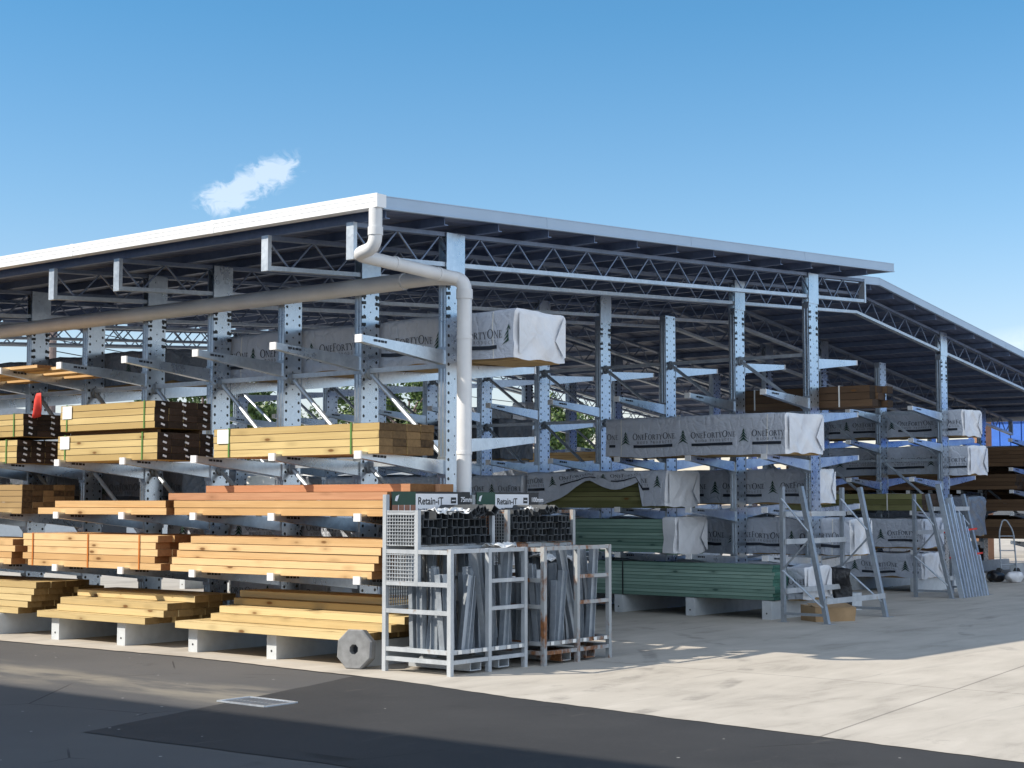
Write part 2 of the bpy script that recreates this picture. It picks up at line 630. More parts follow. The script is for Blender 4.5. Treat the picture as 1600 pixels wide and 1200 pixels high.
# concrete
n = NT('yard_concrete')
v = n.coord((1, 1, 1), True)
f1 = n.noise(v, 0.55, 6, 0.62)
f2 = n.noise(n.coord((0.7, 2.6, 1), True), 1.1, 6, 0.65, 0.5)
f3 = n.noise(v, 120, 2)
fac = n.m('ADD', n.m('ADD', n.m('MULTIPLY', f1, 0.4), n.m('MULTIPLY', f2, 0.45)), n.m('MULTIPLY', f3, 0.15))
col = n.ramp(fac, [(0.32, (0.24, 0.22, 0.19)), (0.47, (0.41, 0.375, 0.325)), (0.70, (0.53, 0.49, 0.43))])
tyre = n.step(n.noise(n.coord((0.25, 3.5, 1), True), 1.3, 5, 0.6, 0.8), 0.60, 0.78)
col = n.mix(n.m('MULTIPLY', tyre, 0.5), col, (0.16, 0.15, 0.14))
o = n.sep(v)
j1 = n.m('LESS_THAN', n.m('ABSOLUTE', n.m('ADD', n.m('ADD', o[1], 5.35), n.m('MULTIPLY', o[0], -0.12))), 0.012)
jx = n.m('LESS_THAN', n.m('ABSOLUTE', n.m('SUBTRACT', o[0], 0.55)), 0.010)
col = n.mix(n.m('MULTIPLY', n.m('MAXIMUM', j1, jx), 0.55), col, (0.10, 0.09, 0.08))
# curved tyre marks left by forklifts turning in front of the racks
for (cx_, cy_, r_, wd_) in ((-3.2, 4.5, 7.6, .10), (-3.2, 4.5, 8.55, .10), (9.5, -9.5, 6.4, .11), (9.5, -9.5, 7.3, .11)):
    dx, dy = n.m('SUBTRACT', o[0], cx_), n.m('SUBTRACT', o[1], cy_)
    rr = n.m('SQRT', n.m('ADD', n.m('MULTIPLY', dx, dx), n.m('MULTIPLY', dy, dy)))
    mk = n.m('SUBTRACT', 1.0, n.step(n.m('ABSOLUTE', n.m('SUBTRACT', rr, r_)), wd_*.5, wd_))
    mk = n.m('MULTIPLY', mk, n.step(n.noise(v, 1.6, 5, 0.7), 0.45, 0.65))
    col = n.mix(n.m('MULTIPLY', mk, 0.4), col, (0.09, 0.085, 0.08))
stn = n.step(n.noise(v, 2.3, 5, 0.75), 0.60, 0.74)
col = n.mix(n.m('MULTIPLY', stn, 0.35), col, (0.15, 0.135, 0.115))
n.set(col, 0.85, 0, 0.25)
n.bump(fac, 0.25, 0.01)
M['concrete'] = n.mat

# ------------------------------------------------------------ ground
g = MB()
g.quad([(-400, -400, 0), (900, -400, 0), (900, 900, 0), (-400, 900, 0)])
tag(g.build('ground', M['asphalt']), kind='structure')
slab = MB()
edge = [(-2.2, 60), (-1.95, 8), (-1.85, 5.3), (-1.74, 2.0), (-1.96, -0.9), (-2.29, -2.66), (-2.48, -4.06), (-2.85, -7.15), (-3.6, -14), (-4.2, -20)]
er = random.Random(3)
fine = []
for (xa, ya), (xb, yb) in zip(edge, edge[1:]):
    k = max(1, int(abs(yb-ya)/(.12 if ya < 9 else 2)))
    for i in range(k):
        t = i/k
        fine.append((xa+(xb-xa)*t+er.uniform(-.012, .012)+.015*noise.noise(Vector((ya+(yb-ya)*t, 3, 1))), ya+(yb-ya)*t))
fine.append(edge[-1])
sb = bmesh.new()
vs = [(sb.verts.new((x, y, .008)), sb.verts.new((70, y, .008))) for x, y in fine]
for (a1, b1), (a2, b2) in zip(vs, vs[1:]):
    sb.faces.new((a2, b2, b1, a1))
bmesh.ops.recalc_face_normals(sb, faces=sb.faces[:])
me = bpy.data.meshes.new('yard_slab')
sb.to_mesh(me)
sb.free()
me.materials.append(M['concrete'])
tag(link('yard_slab', me), kind='structure')
pt = MB()
pe = [(-1.5, -0.40), (-1.6, -4.06), (-2.0, -7.15), (-2.8, -14), (-5.9, -14), (-5.75, -8), (-5.55, -3.8)]
for i in range(12):
    t = i/12
    pe.append((-5.55-.13*t+er.uniform(-.012, .012), -3.8+2.25*t))
for i in range(20):
    t = i/20
    pe.append((-5.68+4.18*t, -1.55+1.15*t+er.uniform(-.014, .014)))
pt.quad([(x, y, 0.004) for x, y in pe])
tag(pt.build('road_patch', M['new_asphalt']), kind='structure')

# ------------------------------------------------------------ the canopy roof
Y0, YEND = -0.45, 12.75
RIDGE = 11.86


def zt(x):
    return 4.452+0.061*x if x < RIDGE else 4.452+0.061*RIDGE-0.117*(x-RIDGE)


can = empty('canopy_roof', (0, 0, 0), 'long open steel canopy roof with white gutter edge over all the timber racks', 'roof')
XL, XS, XR, YB = -1.52, 9.80, 25.3, 0.78       # left eave, short end of the front bay, right eave, front of the full gable
rs = MB()


def sheet(x0, x1, y0, y1):
    rs.hexa([(x0, y0, zt(x0)+.095), (x1, y0, zt(x1)+.095), (x1, y1, zt(x1)+.095), (x0, y1, zt(x0)+.095),
             (x0, y0, zt(x0)+.125), (x1, y0, zt(x1)+.125), (x1, y1, zt(x1)+.125), (x0, y1, zt(x0)+.125)])


sheet(XL, XS, Y0+.03, YB)
sheet(XL, RIDGE, YB, YEND)
sheet(RIDGE, XR, YB, YEND)
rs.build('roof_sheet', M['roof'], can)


def fascia(x0, x1, y):
    m = MB()
    m.beam((x0, y, zt(x0)+.14), (x1, y, zt(x1)+.14), 0.03, 0.125, mi=0)
    m.beam((x0, y-.004, zt(x0)+.082), (x1, y-.004, zt(x1)+.082), 0.05, 0.012)
    m.beam((x0, y-.002, zt(x0)+.203), (x1, y-.002, zt(x1)+.203), 0.036, 0.008)
    x = x0+2.6
    while x < x1-.5:
        m.beam((x, y-.0165, zt(x)+.14), (x+.09, y-.0165, zt(x+.09)+.14), 0.003, 0.122)
        x += 2.95
    m.build('fascia', M['flash'], can)


fascia(XL-.02, XS, Y0)
fascia(XS+.03, RIDGE, YB)
fascia(RIDGE, XR, YB)
m = MB()
m.box((XS-.015, Y0+.02, zt(XS)+.08), (XS+.015, YB-.02, zt(XS)+.2))
m.build('fascia', M['flash'], can)
# gutter along the low edge: a stepped profile
zg = zt(XL)+0.085
prof = [(XL, zg), (XL-.118, zg), (XL-.12, zg+.045), (XL-.114, zg+.048), (XL-.114, zg+.052), (XL-.12, zg+.055), (XL-.12, zg+.088),
        (XL-.114, zg+.091), (XL-.114, zg+.095), (XL-.12, zg+.098), (XL-.12, zg+.135), (XL-.105, zg+.137), (XL-.100, zg+.12), (XL-.105, zg+.02), (XL, zg+.012)]
m = MB()
m.prism(prof, 'y', Y0-.02, YEND)
gut = m.build('gutter', M['white_paint'], can)
y = 1.9
while y < YEND:
    m = MB()
    m.prism([(XL-.123, zg-.003), (XL, zg-.003), (XL, zg), (XL-.12, zg), (XL-.12, zg+.137), (XL-.123, zg+.139)], 'y', y, y+.05)
    m.build('gutter_joiner', M['white_paint'], gut)
    y += 2.46
m = MB()
m.prism([(XL-.12, zg), (XL+.01, zg), (XL+.01, zg+.13), (XL-.12, zg+.13)], 'y', Y0-.026, Y0-.02)
m.build('gutter_end', M['white_paint'], gut)
prof2 = [(XR, zt(XR)+.0), (XR+.12, zt(XR)+.0), (XR+.12, zt(XR)+.15), (XR, zt(XR)+.13)]
m = MB()
m.prism(prof2, 'y', YB, YEND)
m.build('gutter', M['white_paint'], can)
# purlins run along the building
xs = [XL+.12]
while xs[-1] < XR-1.0:
    xs.append(xs[-1]+0.87)
for x in xs:
    m = MB()
    ys = Y0+.06 if x < XS-.05 else YB+.04
    z = zt(x)
    m.prism([(x-.028, z+.003), (x+.03, z+.003), (x+.03, z+.012), (x-.02, z+.012), (x-.02, z+.082), (x+.03, z+.082), (x+.03, z+.092), (x-.028, z+.092)], 'y', ys, YEND-.05)
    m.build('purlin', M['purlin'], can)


def truss(y, x0, x1):
    m = MB()
    D = 0.34

    def chord(a, b, dz, h, mi=0):
        for off in (-.028, .028):
            m.beam((a, y+off, zt(a)-dz), (b, y+off, zt(b)-dz), 0.034, h, mi=mi)
    pts = [x0, x1] if x1 <= RIDGE else [x0, RIDGE, x1]
    for a, b in zip(pts, pts[1:]):
        chord(a, b, 0.022, 0.044)
        chord(a, b, D, 0.046, 1)
        n = max(1, round((b-a)/0.66))
        st = (b-a)/n
        for k in range(n):
            xa, xm, xb = a+k*st, a+(k+.5)*st, a+(k+1)*st
            m.beam((xa, y, zt(xa)-.03), (xm, y, zt(xm)-D), 0.016, 0.016)
            m.beam((xm, y, zt(xm)-D), (xb, y, zt(xb)-.03), 0.016, 0.016)
    for x in (x0, x1):
        m.beam((x, y, zt(x)+.0), (x, y, zt(x)-D-.03), 0.10, 0.05, up=(1, 0, 0), mi=1)
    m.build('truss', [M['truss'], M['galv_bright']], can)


TR = [k for k in range(11) if k % 3 in (0, 1)]
for k in TR:
    truss(k*SP, -1.5, 9.66 if k == 0 else 25.15)
truss(YEND-.15, -1.5, 25.15)

# down pipes
dp = empty('drain_pipe', (-.1, -.27, 0), 'off-white plastic drain pipe bending from the gutter corner down to the ground', 'pipe')


def arc(pts, n=5):
    """round the corners of a polyline"""
    out = [Vector(pts[0])]
    for a, b, c in zip(pts, pts[1:], pts[2:]):
        a, b, c = Vector(a), Vector(b), Vector(c)
        r = min(0.13, (b-a).length*.45, (c-b).length*.45)
        p, q = b+(a-b).normalized()*r, b+(c-b).normalized()*r
        for i in range(n+1):
            t = i/n
            out.append(p*(1-t)**2+b*2*t*(1-t)+q*t*t)
    out.append(Vector(pts[-1]))
    return out


PX, PY = -.10, -.27
m = MB()
m.tube(arc([(PX, PY, 0.0), (PX, PY, 3.93), (-.22, -.02, 3.955), (-.24, .5, 3.95)]), 0.078, 16)
m.build('vertical_pipe', M['pvc'], dp, 50)
m = MB()
m.tube([(-.242, .45, 3.95), (-.25, 6, 3.93), (-.25, 12.6, 3.90)], 0.092, 16)
m.build('long_pipe', M['pvc'], dp, 50)
m = MB()
m.tube(arc([(XL-.06, -.40, zg+.004), (XL-.06, -.40, 4.06), (XL-.07, -.15, 4.015), (-.16, -.2, 3.94)]), 0.066, 16)
m.build('branch_pipe', M['pvc'], dp, 50)
def collar(a, b, r):
    m = MB()
    m.tube([a, b], r, 16)
    m.build('pipe_collar', M['pvc'], dp, 50)


for z in (0.9, 2.1, 3.3):
    collar((PX, PY, z), (PX, PY, z+.035), .083)
for t in (0.35, 0.8):
    p = Vector((XL-.04, -.15, 4.02)).lerp(Vector((-.16, -.2, 3.94)), t)
    collar(p, p+Vector((.03, -.001, -.002)), .073)
collar((PX, PY, 3.72), (PX, PY, 3.82), .087)
collar((XL-.06, -.40, 4.18), (XL-.06, -.40, 4.26), .074)
rebase(dp)

# ------------------------------------------------------------ cantilever racks
COLM = {}


def column_mesh(top, capped):
    """open channel column, web towards -y, origin at its foot"""
    key = (round(top, 2), capped)
    if key in COLM:
        return COLM[key]
    m = MB()
    d = 0.135
    zt_ = top-.42 if capped else top
    m.box((-d, -.052, 0.02), (d, -.044, zt_), 0)
    for s in (-1, 1):
        m.box((min(s*d, s*(d-.008)), -.044, 0.02), (max(s*d, s*(d-.008)), .05, zt_), 1)
        m.box((min(s*d, s*(d-.035)), .05, 0.02), (max(s*d, s*(d-.035)), .058, zt_), 1)
        # rolled rib that shows as a double line on the flange
        m.box((min(s*d, s*(d+.012)), -.03, 0.3), (max(s*d, s*(d+.012)), -.012, zt_-.1), 1)
        m.box((min(s*d, s*(d+.012)), .018, 0.3), (max(s*d, s*(d+.012)), .036, zt_-.1), 1)
    m.box((-d-.05, -.09, 0), (d+.05, .1, 0.02), 1)
    if capped:
        m.box((-d-.012, -.064, zt_-.02), (d+.012, -.052, top), 1)
        m.box((-d-.012, .04, zt_-.02), (d+.012, .052, top), 1)
        for i in range(4):
            for s in (-1, 1):
                z = zt_-.07-(.075, .15, .31, .39)[i]
                m.beam((s*(d-.055), -.056, z), (s*(d+.005), -.056, z-.006), 0.012, 0.034, mi=2)
    COLM[key] = m.mesh('column', [M['galv_hole'], M['galv'], M['black']])
    return COLM[key]


def arm_mesh(side, L=1.38):
    m = MB()
    s = side
    x0, x1 = s*.137, s*L
    w = .042
    zr = -0.10

    # tapered box: top edge climbs gently towards the tip
    def ring(x, zb, zt_):
        return [(x, -w, zb), (x, w, zb), (x, w, zt_), (x, -w, zt_)]
    a, b = ring(x0, zr-.075, zr+.075), ring(x1, -.032, .036)
    m.hexa(a+b)
    m.box((min(x0, x0+s*.012), -.06, zr-.11), (max(x0, x0+s*.012), .06, zr+.11))
    if s < 0:
        u = .16
        for wd in (.05, .028, .042, .03):
            zc = .002-.10*(u/1.24)*.0-(u)*.045
            m.quad([(x1+u, -w-.0045, zc-.013), (x1+u+wd, -w-.0045, zc-.014), (x1+u+wd, -w-.0045, zc+.010), (x1+u, -w-.0045, zc+.011)], 1)
            u += wd+.012
    me = m.mesh('arm', [M['galv'], M['ink']])
    c = MB()
    c.box((min(x1, x1+s*.02), -w-.004, -.037), (max(x1, x1+s*.02), w+.004, .041))
    return me, c.mesh('arm_cap', M['cap'])


ARM = {-1: arm_mesh(-1), 1: arm_mesh(1)}


def foot_mesh(L, both):
    m = MB()
    x0 = -L
    x1 = L if both else .3
    m.box((x0, -.07, 0.004), (x1, -.062, .257))
    m.box((x0, .062, 0.004), (x1, .07, .257))
    m.box((x0, -.062, .249), (x1, .062, .257))
    m.box((x0-.006, -.072, .004), (x0, .072, .262))
    m.tube([(x0-.009, 0.0, .09), (x0-.006, 0.0, .09)], .012, 8, mi=1)
    if both:
        m.box((x1, -.072, .004), (x1+.006, .072, .262))
    return m.mesh('base_beam', [M['foot_steel'], M['black']])


FOOT = foot_mesh(1.36, True)
ARMS = []


def strut_mesh():
    m = MB()
    m.beam((0, .06, 0), (0, SP-.055, 0), .05, .05)
    return m.mesh('strut', M['galv_bright'])


def brace_mesh(dz):
    m = MB()
    m.tube([(0, SP-.06, 0), (0, .06, -dz)], .027, 8)
    return m.mesh('brace', M['galv_bright'])


STRUT = strut_mesh()
BRACE = {}


def gusset_mesh():
    m = MB()
    m.tube([(0, -.052, 0), (0, -.075, 0)], .07, 8)
    m.tube([(0, -.075, 0), (0, -.095, 0)], .03, 6)
    return m.mesh('brace_hub', M['galv_dull'])


HUB = gusset_mesh()


def rack(label, X, n, minus, plus, tops, braces, armless=(), zoff=0.0, group='cantilever racks under the canopy', k0=0, foot=True):
    root = empty('cantilever_rack', (X, k0*SP, 0), label, 'rack', group)
    for k in range(k0, n):
        capped = k in TR
        c = link('column', column_mesh(tops[0] if capped else tops[1], capped), root, (0, (k-k0)*SP, 0))
        if foot:
            link('base_beam', FOOT, c, (0, 0.142 if False else 0, 0))
        for side, levels in ((-1, minus), (1, plus)):
            for z in levels:
                if (k, side, z) in armless:
                    continue
                a = link('arm', ARM[side][0], c, (0, 0, z))
                ARMS.append(a)
                link('arm_cap', ARM[side][1], c, (0, 0, z))
        if k < n-1:
            for i, z in enumerate(braces):
                link('strut', STRUT, root, (0, (k-k0)*SP, z))
            for a, b in zip(braces, list(braces[1:])+[braces[-1]-.95]):
                dz = round(a-b-.06, 2)
                if dz not in BRACE:
                    BRACE[dz] = brace_mesh(dz)
                link('brace', BRACE[dz], root, (0, (k-k0)*SP, a-.03))
                link('brace_hub', HUB, root, (0, (k+1-k0)*SP, a-.03))
    return root


rack('galvanised cantilever rack carrying the sunlit yellow and orange timber on the left', 0, 11,
     (3.22, 2.07, 1.455, .842), (3.08, 2.3, 1.5, .86), (4.44, 3.94), (3.05, 2.02))
rack('galvanised cantilever rack in the middle carrying green boards and grey wrapped packs', 7.96, 11,
     (3.13, 2.235, 1.50, .84), (3.72, 2.93, 2.28, 1.55, .80), (4.93, 4.49), (3.75, 2.9))
rack('galvanised cantilever rack at the back right carrying two wrapped packs up high', 15.4, 11,
     (3.30, 2.72, 2.02, 1.42, .72), (2.8, 2.08, 1.5, .75), (4.78, 4.28), (3.3, 2.4), k0=1)
rack('farthest galvanised rack holding dark brown timber before the blue shed', 23.3, 9,
     (3.0, 2.35, 1.85, 1.35, .72), (2.5, 1.5), (3.83, 3.5), (2.9, 2.0), k0=1)

# ------------------------------------------------------------ timber
BM = {}


def board_mesh(L, w, t, mats):
    key = (round(L, 2), w, t, mats)
    if key not in BM:
        m = MB()
        h = L/2
        m.hexa([(-w/2, -h, -t/2), (w/2, -h, -t/2), (w/2, -h, t/2), (-w/2, -h, t/2),
                (-w/2, h, -t/2), (w/2, h, -t/2), (w/2, h, t/2), (-w/2, h, t/2)], 0, 1)
        BM[key] = m.mesh('board', [M[mats[0]], M[mats[1]]], bevel=0.0025)
    return BM[key]


rng = random.Random(5)
ORD = ['bottom', 'second', 'third', 'fourth', 'fifth', 'sixth']


def board_at(name, x0, y0, y1, z0, w, t, mats, parent=None, rot=0.0, tilt=0.0):
    L = round((y1-y0)*20)/20.0
    o = link(name, board_mesh(L, w, t, mats), parent, (x0+w/2, y0+L/2, z0+t/2), (tilt, 0, rot))
    return o


def loose(place, kind, x0, z0, rows, mats, w=.2, t=.075, cat='timber'):
    """rows from the bottom: (y0, y1, first x offset, boards deep[, mats])"""
    n = len(rows)
    for i, row in enumerate(rows):
        y0, y1, xo, deep = row[:4]
        mm = row[4] if len(row) > 4 else mats
        oname = 'top' if i == n-1 else ORD[i]
        for j in range(deep):
            a, b = rng.uniform(-.035, .035), rng.uniform(-.05, .05)
            if j == 0:
                a = b = 0
            ex = (0.02+.03*rng.random())*(1 if rng.random() > .5 else 0)
            o = board_at('timber_sleeper', x0+xo+j*(w+.004), y0+a+(ex if j else 0), y1+b, z0+i*(t+.003), w, t, mm, None, rng.uniform(-.004, .004))
            if j == 0:
                tag(o, f'front {kind} of the {oname} course in {place}', cat, 'loose boards stacked on the racks')
            elif j == 1 and i == n-1:
                tag(o, f'{kind} behind the front one on top of {place}', cat, 'loose boards stacked on the racks')
            else:
                tag(o, f'inner {kind} of {place}, mostly hidden', cat, 'inner boards of '+place)


def strap_part(x0, x1, y, z0, z1, mat, root, w=.022, e=.004):
    m = MB()
    h = w/2
    m.box((x0-e-.002, y-h, z0), (x0-e, y+h, z1+e))
    m.box((x0-e, y-h, z1+e-.002), (x1, y+h, z1+e))
    return m.build('strap', M[mat], root)


def pack(label, x0, y0, y1, z0, ncol, ncourse, mats, w=.2, t=.075, straps=(), smat='strap_green', jitter=.005, tagw=False, plates=0, group=None, name='timber_pack', xj=.003):
    root = empty(name, (x0, y0, z0), label, 'timber pack', group or 'strapped timber packs on the racks')
    for i in range(ncourse):
        for j in range(ncol):
            a = rng.uniform(-jitter, jitter)
            b = rng.uniform(-jitter, jitter)
            board_at('board', x0+j*(w+.003)+rng.uniform(-xj, xj), y0+a, y1+b, z0+i*(t+.002), w, t, mats, root)
    x1, z1 = x0+ncol*(w+.003), z0+ncourse*(t+.002)
    for y in straps:
        strap_part(x0, x1, y, z0, z1, smat, root, e=.007)
    if tagw:
        m = MB()
        m.box((x0-.012, y1-.24, z1-.16), (x0-.009, y1-.06, z1-.01))
        m.build('paper_tag', M['tag'], root)
    if plates:
        for i in range(ncourse):
            for s in range(plates):
                m = MB()
                x = x0+.10+s*(x1-x0-.2)/(plates-1)+rng.uniform(-.012, .012)
                z = z0+i*(t+.002)+t*.55
                m.beam((x-.026, y0-.014, z+.008), (x+.026, y0-.014, z-.008), .004, .022)
                m.build('end_plate', M['cap'], root)
    rebase(root)
    return root


YD, YM, OE, YE = ('yellow_wood', 'end_dark'), ('yellow_wood', 'end_mid'), ('orange_wood', 'end_orange'), ('pale_wood', 'end_yellow')
FX = -1.30
Z2, Z3, Z4 = 2.112, 1.497, .884
# second level from the top
pack('yellow strapped sleeper pack with weathered brown ends, directly left of the white pipe', FX, -.2, 2.24, Z2-.03, 4, 4, YM, straps=(.18, 2.0), tagw=True)
pack('upper of two strapped yellow packs with dark nailed ends, under the tree gap', FX-.01, 3.24, 5.0, Z2+.325, 4, 4, YD, straps=(3.42, 4.86), tagw=True, plates=3)
pack('lower of two strapped yellow packs with dark nailed ends, resting on the arms', FX, 3.2, 5.05, Z2-.03, 4, 4, YD, straps=(3.46, 4.9), tagw=True, plates=3)
pack('upper strapped yellow pack cut off by the left edge of the photo', FX, 5.76, 8.2, Z2+.295, 4, 4, YD, t=.068, straps=(5.95, 7.8), plates=3)
pack('lower strapped yellow pack cut off by the left edge of the photo', FX, 5.88, 8.2, Z2-.03, 4, 4, YD, t=.07, straps=(6.1, 7.8), plates=4)
m = MB()
for x in (FX+.1, FX+.7):
    m.beam((x, 3.3, Z2+.301), (x, 4.9, Z2+.301), .05, .04)
tag(m.build('timber_spacer', M['brown_wood']), 'dark timber spacers between the two yellow packs with nailed ends', 'spacer')
# third level: loose orange boards
RW = ('red_wood', 'end_orange')
loose('the long red-topped orange stack', 'orange sleeper', FX, Z3-.03,
      [(-.31, 2.90, 0, 4), (-.30, 2.92, 0, 4), (-.30, 3.0, .01, 4, RW), (-.42, 2.62, .22, 3, RW)], OE, t=.078)
loose('the low two-course orange stack', 'orange sleeper', FX, Z3-.03,
      [(3.02, 5.42, 0, 4), (3.06, 5.12, .02, 4)], OE, t=.078)
pack('brown timber pack with dark blocky ends at the left edge', FX+.1, 5.9, 8.2, Z3-.03, 5, 5, ('tan_wood', 'end_mid'), w=.15, t=.07)
# fourth level
loose('the five-course orange stack', 'orange sleeper', FX, Z4-.03,
      [(-.11, 2.92, 0, 4), (-.14, 2.92, 0, 4), (-.2, 2.83, .01, 4), (-.24, 2.8, 0, 4), (-.30, 2.62, 0, 4)], OE)
pack('orange sleeper pack held by three orange straps above the low yellow pile', FX, 3.16, 5.66, Z4-.03, 4, 5, OE, straps=(3.48, 4.42, 5.5), smat='strap_orange', jitter=.07)
pack('orange sleeper pack with dark ends cut off at the far left', FX, 5.9, 8.2, Z4-.03, 4, 4, OE, straps=(7.0,), smat='strap_orange', jitter=.05)
# floor level
loose('the yellow pile by the octagonal ring', 'yellow beam', FX-.06, .264,
      [(-.13, 2.62, -.12, 5), (-.30, 2.36, .14, 4), (-.40, 2.30, .22, 4), (-.40, 2.30, .42, 3), (-.40, 2.32, .5, 2)], YE)
loose('the yellow pile below the strapped pack', 'yellow beam', FX-.05, .264,
      [(3.2, 5.22, -.08, 5), (3.03, 4.98, .04, 5), (3.02, 4.96, .08, 4), (2.86, 5.0, .34, 3)], YE)
loose('the yellow pile at the left edge', 'yellow beam', FX, .264,
      [(5.78, 8.3, 0, 5), (5.62, 8.3, .02, 5), (5.54, 8.3, .02, 5), (5.5, 8.3, .03, 5), (5.48, 8.3, .04, 4)], YE)
# planks on the top arms at the left, with a red flag
for i, (xa, ya) in enumerate(((-1.28, 5.55), (-1.04, 5.3), (-.80, 5.2), (-.5, 5.3))):
    o = board_at('loose_plank', xa, ya+.02*i, 8.4, 3.235-.02*i, .22, .04, OE, None, -.03 if i == 1 else .01, 0)
    tag(o, ('outermost' if i == 0 else 'second' if i == 1 else 'third' if i == 2 else 'innermost')+' of four thin planks high on the left rack', 'plank', 'thin planks on the top arms')
m = MB()
p0 = at(62, 614, 'x', -1.2)
gy = [[None]*8 for _ in range(9)]
for i in range(9):
    for j in range(8):
        u, v = i/8, j/7
        wv = .05*sin(u*5+v*2)*v
        gy[i][j] = (p0.x+wv, p0.y+.02+(.13*(1-v*.55))*(u-.5)*2*(.35+v*.9)*(1-.45*v)+.05*v, p0.z-.31*v*(1-.25*abs(u-.35)))
for i in range(8):
    for j in range(7):
        m.quad([gy[i][j], gy[i+1][j], gy[i+1][j+1], gy[i][j+1]])
fl = m.build('warning_flag', M['red'], None, 60, weld=True)
sol = fl.modifiers.new('thick', 'SOLIDIFY')
sol.thickness = .004
tag(fl, 'red warning cloth hanging from the plank ends on the left rack', 'flag')

# ------------------------------------------------------------ lettering
def R_(x0, y0, x1, y1):
    return [(x0, y0), (x1, y0), (x1, y1), (x0, y1)]


def ring(cx, cy, rx, ry, ix, iy, a0=0, a1=360, n=18):
    q = []
    for i in range(n):
        a, b = R(a0+(a1-a0)*i/n), R(a0+(a1-a0)*(i+1)/n)
        q.append([(cx+ix*cos(a), cy+iy*sin(a)), (cx+rx*cos(a), cy+ry*sin(a)), (cx+rx*cos(b), cy+ry*sin(b)), (cx+ix*cos(b), cy+iy*sin(b))])
    return q


SR = .05
GL = {
    'O': (1.0, ring(.5, .5, .46, .52, .32, .46)),
    'C': (.9, ring(.5, .5, .45, .52, .31, .46, 40, 320)+[R_(.8, .66, .86, .9)]),
    'N': (.95, [R_(.14, 0, .20, 1), R_(.74, 0, .80, 1), [(.08, 1), (.24, 1), (.80, 0), (.68, 0)], R_(.05, 0, .3, SR), R_(.64, 1-SR, .9, 1)]),
    'E': (.66, [R_(.12, 0, .25, 1), R_(.05, 0, .58, SR), R_(.05, 1-SR, .56, 1), R_(.25, .48, .46, .53), R_(.54, 0, .59, .22), R_(.51, .8, .56, 1), R_(.42, .40, .46, .61)]),
    'F': (.62, [R_(.12, 0, .25, 1), R_(.05, 0, .34, SR), R_(.05, 1-SR, .56, 1), R_(.25, .48, .46, .53), R_(.51, .8, .56, 1), R_(.42, .40, .46, .61)]),
    'R': (.78, [R_(.12, 0, .25, 1), R_(.05, 0, .34, SR), R_(.05, 1-SR, .3, 1), [(.36, .48), (.5, .5), (.78, 0), (.62, 0)]]+ring(.3, .74, .30, .26, .17, .21, -90, 90, 10)+[R_(.25, .48, .32, .53)]),
    'T': (.74, [R_(.31, 0, .44, 1), R_(.22, 0, .53, SR), R_(.04, 1-SR, .71, 1), R_(.04, .8, .09, 1), R_(.66, .8, .71, 1)]),
    'Y': (.82, [R_(.35, 0, .48, .48), R_(.26, 0, .57, SR), [(.06, 1), (.22, 1), (.48, .44), (.36, .44)], [(.68, 1), (.75, 1), (.48, .5), (.42, .44)], R_(.0, 1-SR, .28, 1), R_(.6, 1-SR, .82, 1)]),
    'W': (1.2, [[(.04, 1), (.18, 1), (.42, 0), (.34, 0)], [(.34, 0), (.42, 0), (.62, 1), (.56, 1)], [(.52, 1), (.66, 1), (.9, 0), (.82, 0)], [(.82, 0), (.9, 0), (1.14, 1), (1.07, 1)]]),
    'D': (.9, [R_(.12, 0, .25, 1), R_(.05, 0, .3, SR), R_(.05, 1-SR, .3, 1)]+ring(.28, .5, .55, .5, .42, .45, -90, 90, 12)),
    'P': (.7, [R_(.12, 0, .25, 1), R_(.05, 0, .34, SR), R_(.05, 1-SR, .3, 1)]+ring(.3, .74, .32, .26, .19, .21, -90, 90, 10)),
    'U': (.85, [R_(.12, .3, .25, 1), R_(.66, .3, .72, 1)]+ring(.42, .32, .30, .33, .17, .27, 180, 360, 10)),
    'S': (.6, ring(.3, .74, .24, .27, .12, .21, 20, 270, 10)+ring(.3, .26, .24, .27, .12, .21, -160, 90, 10)),
    ' ': (.45, []),
}


def word(emit, text, u, v, h, small=.80, track=.06, caps=(0, 3, 8)):
    for i, ch in enumerate(text):
        k = h if i in caps else h*small
        wd, qs = GL[ch]
        for q in qs:
            emit([(u+a*k, v+b*k) for a, b in q])
        u += (wd+track)*k
    return u


def emblem(emit, u, v, h):
    """a little fir tree of three chevrons"""
    w = h*.46
    emit([(u-w*.32, v+h*.70), (u, v+h*.82), (u, v+h), (u-w*.02, v+h)])
    emit([(u, v+h*.82), (u+w*.32, v+h*.70), (u+w*.02, v+h), (u, v+h)])
    for i, (a, b) in enumerate(((.40, .62), (.18, .82), (-.04, 1.0))):
        emit([(u-w*b, v+h*a), (u, v+h*(a+.21)), (u, v+h*(a+.41)), (u-w*b*.45, v+h*(a+.21))])
        emit([(u, v+h*(a+.21)), (u+w*b, v+h*a), (u+w*b*.45, v+h*(a+.21)), (u, v+h*(a+.41))])


# ------------------------------------------------------------ wrapped packs
def wrap_disp(p, seed, y0, amp, bulge):
    v = Vector(p)
    q = v*3.1+Vector((seed*7.3, seed*3.1, seed*1.7))
    near = max(0.0, 1-abs(v.y-y0)/.3)
    a = amp*(1+2.2*near)
    d = noise.noise_vector(q)*amp*(1+.2*near) + noise.noise_vector(v*9.0+Vector((seed, 0, seed)))*a*(.3-.22*near)
    if near > 0:
        r1 = (1-abs(noise.noise(Vector((v.x*2.2+v.z*2.6+seed, v.y*2, v.z*.6)))))**6
        r2 = (1-abs(noise.noise(Vector((v.x*2.8-v.z*2.0, v.y*2, seed*2.7-v.z*.8)))))**7
        d += Vector((-.2, -1, .1))*(r1*.024+r2*.018-.015)*near
    return d


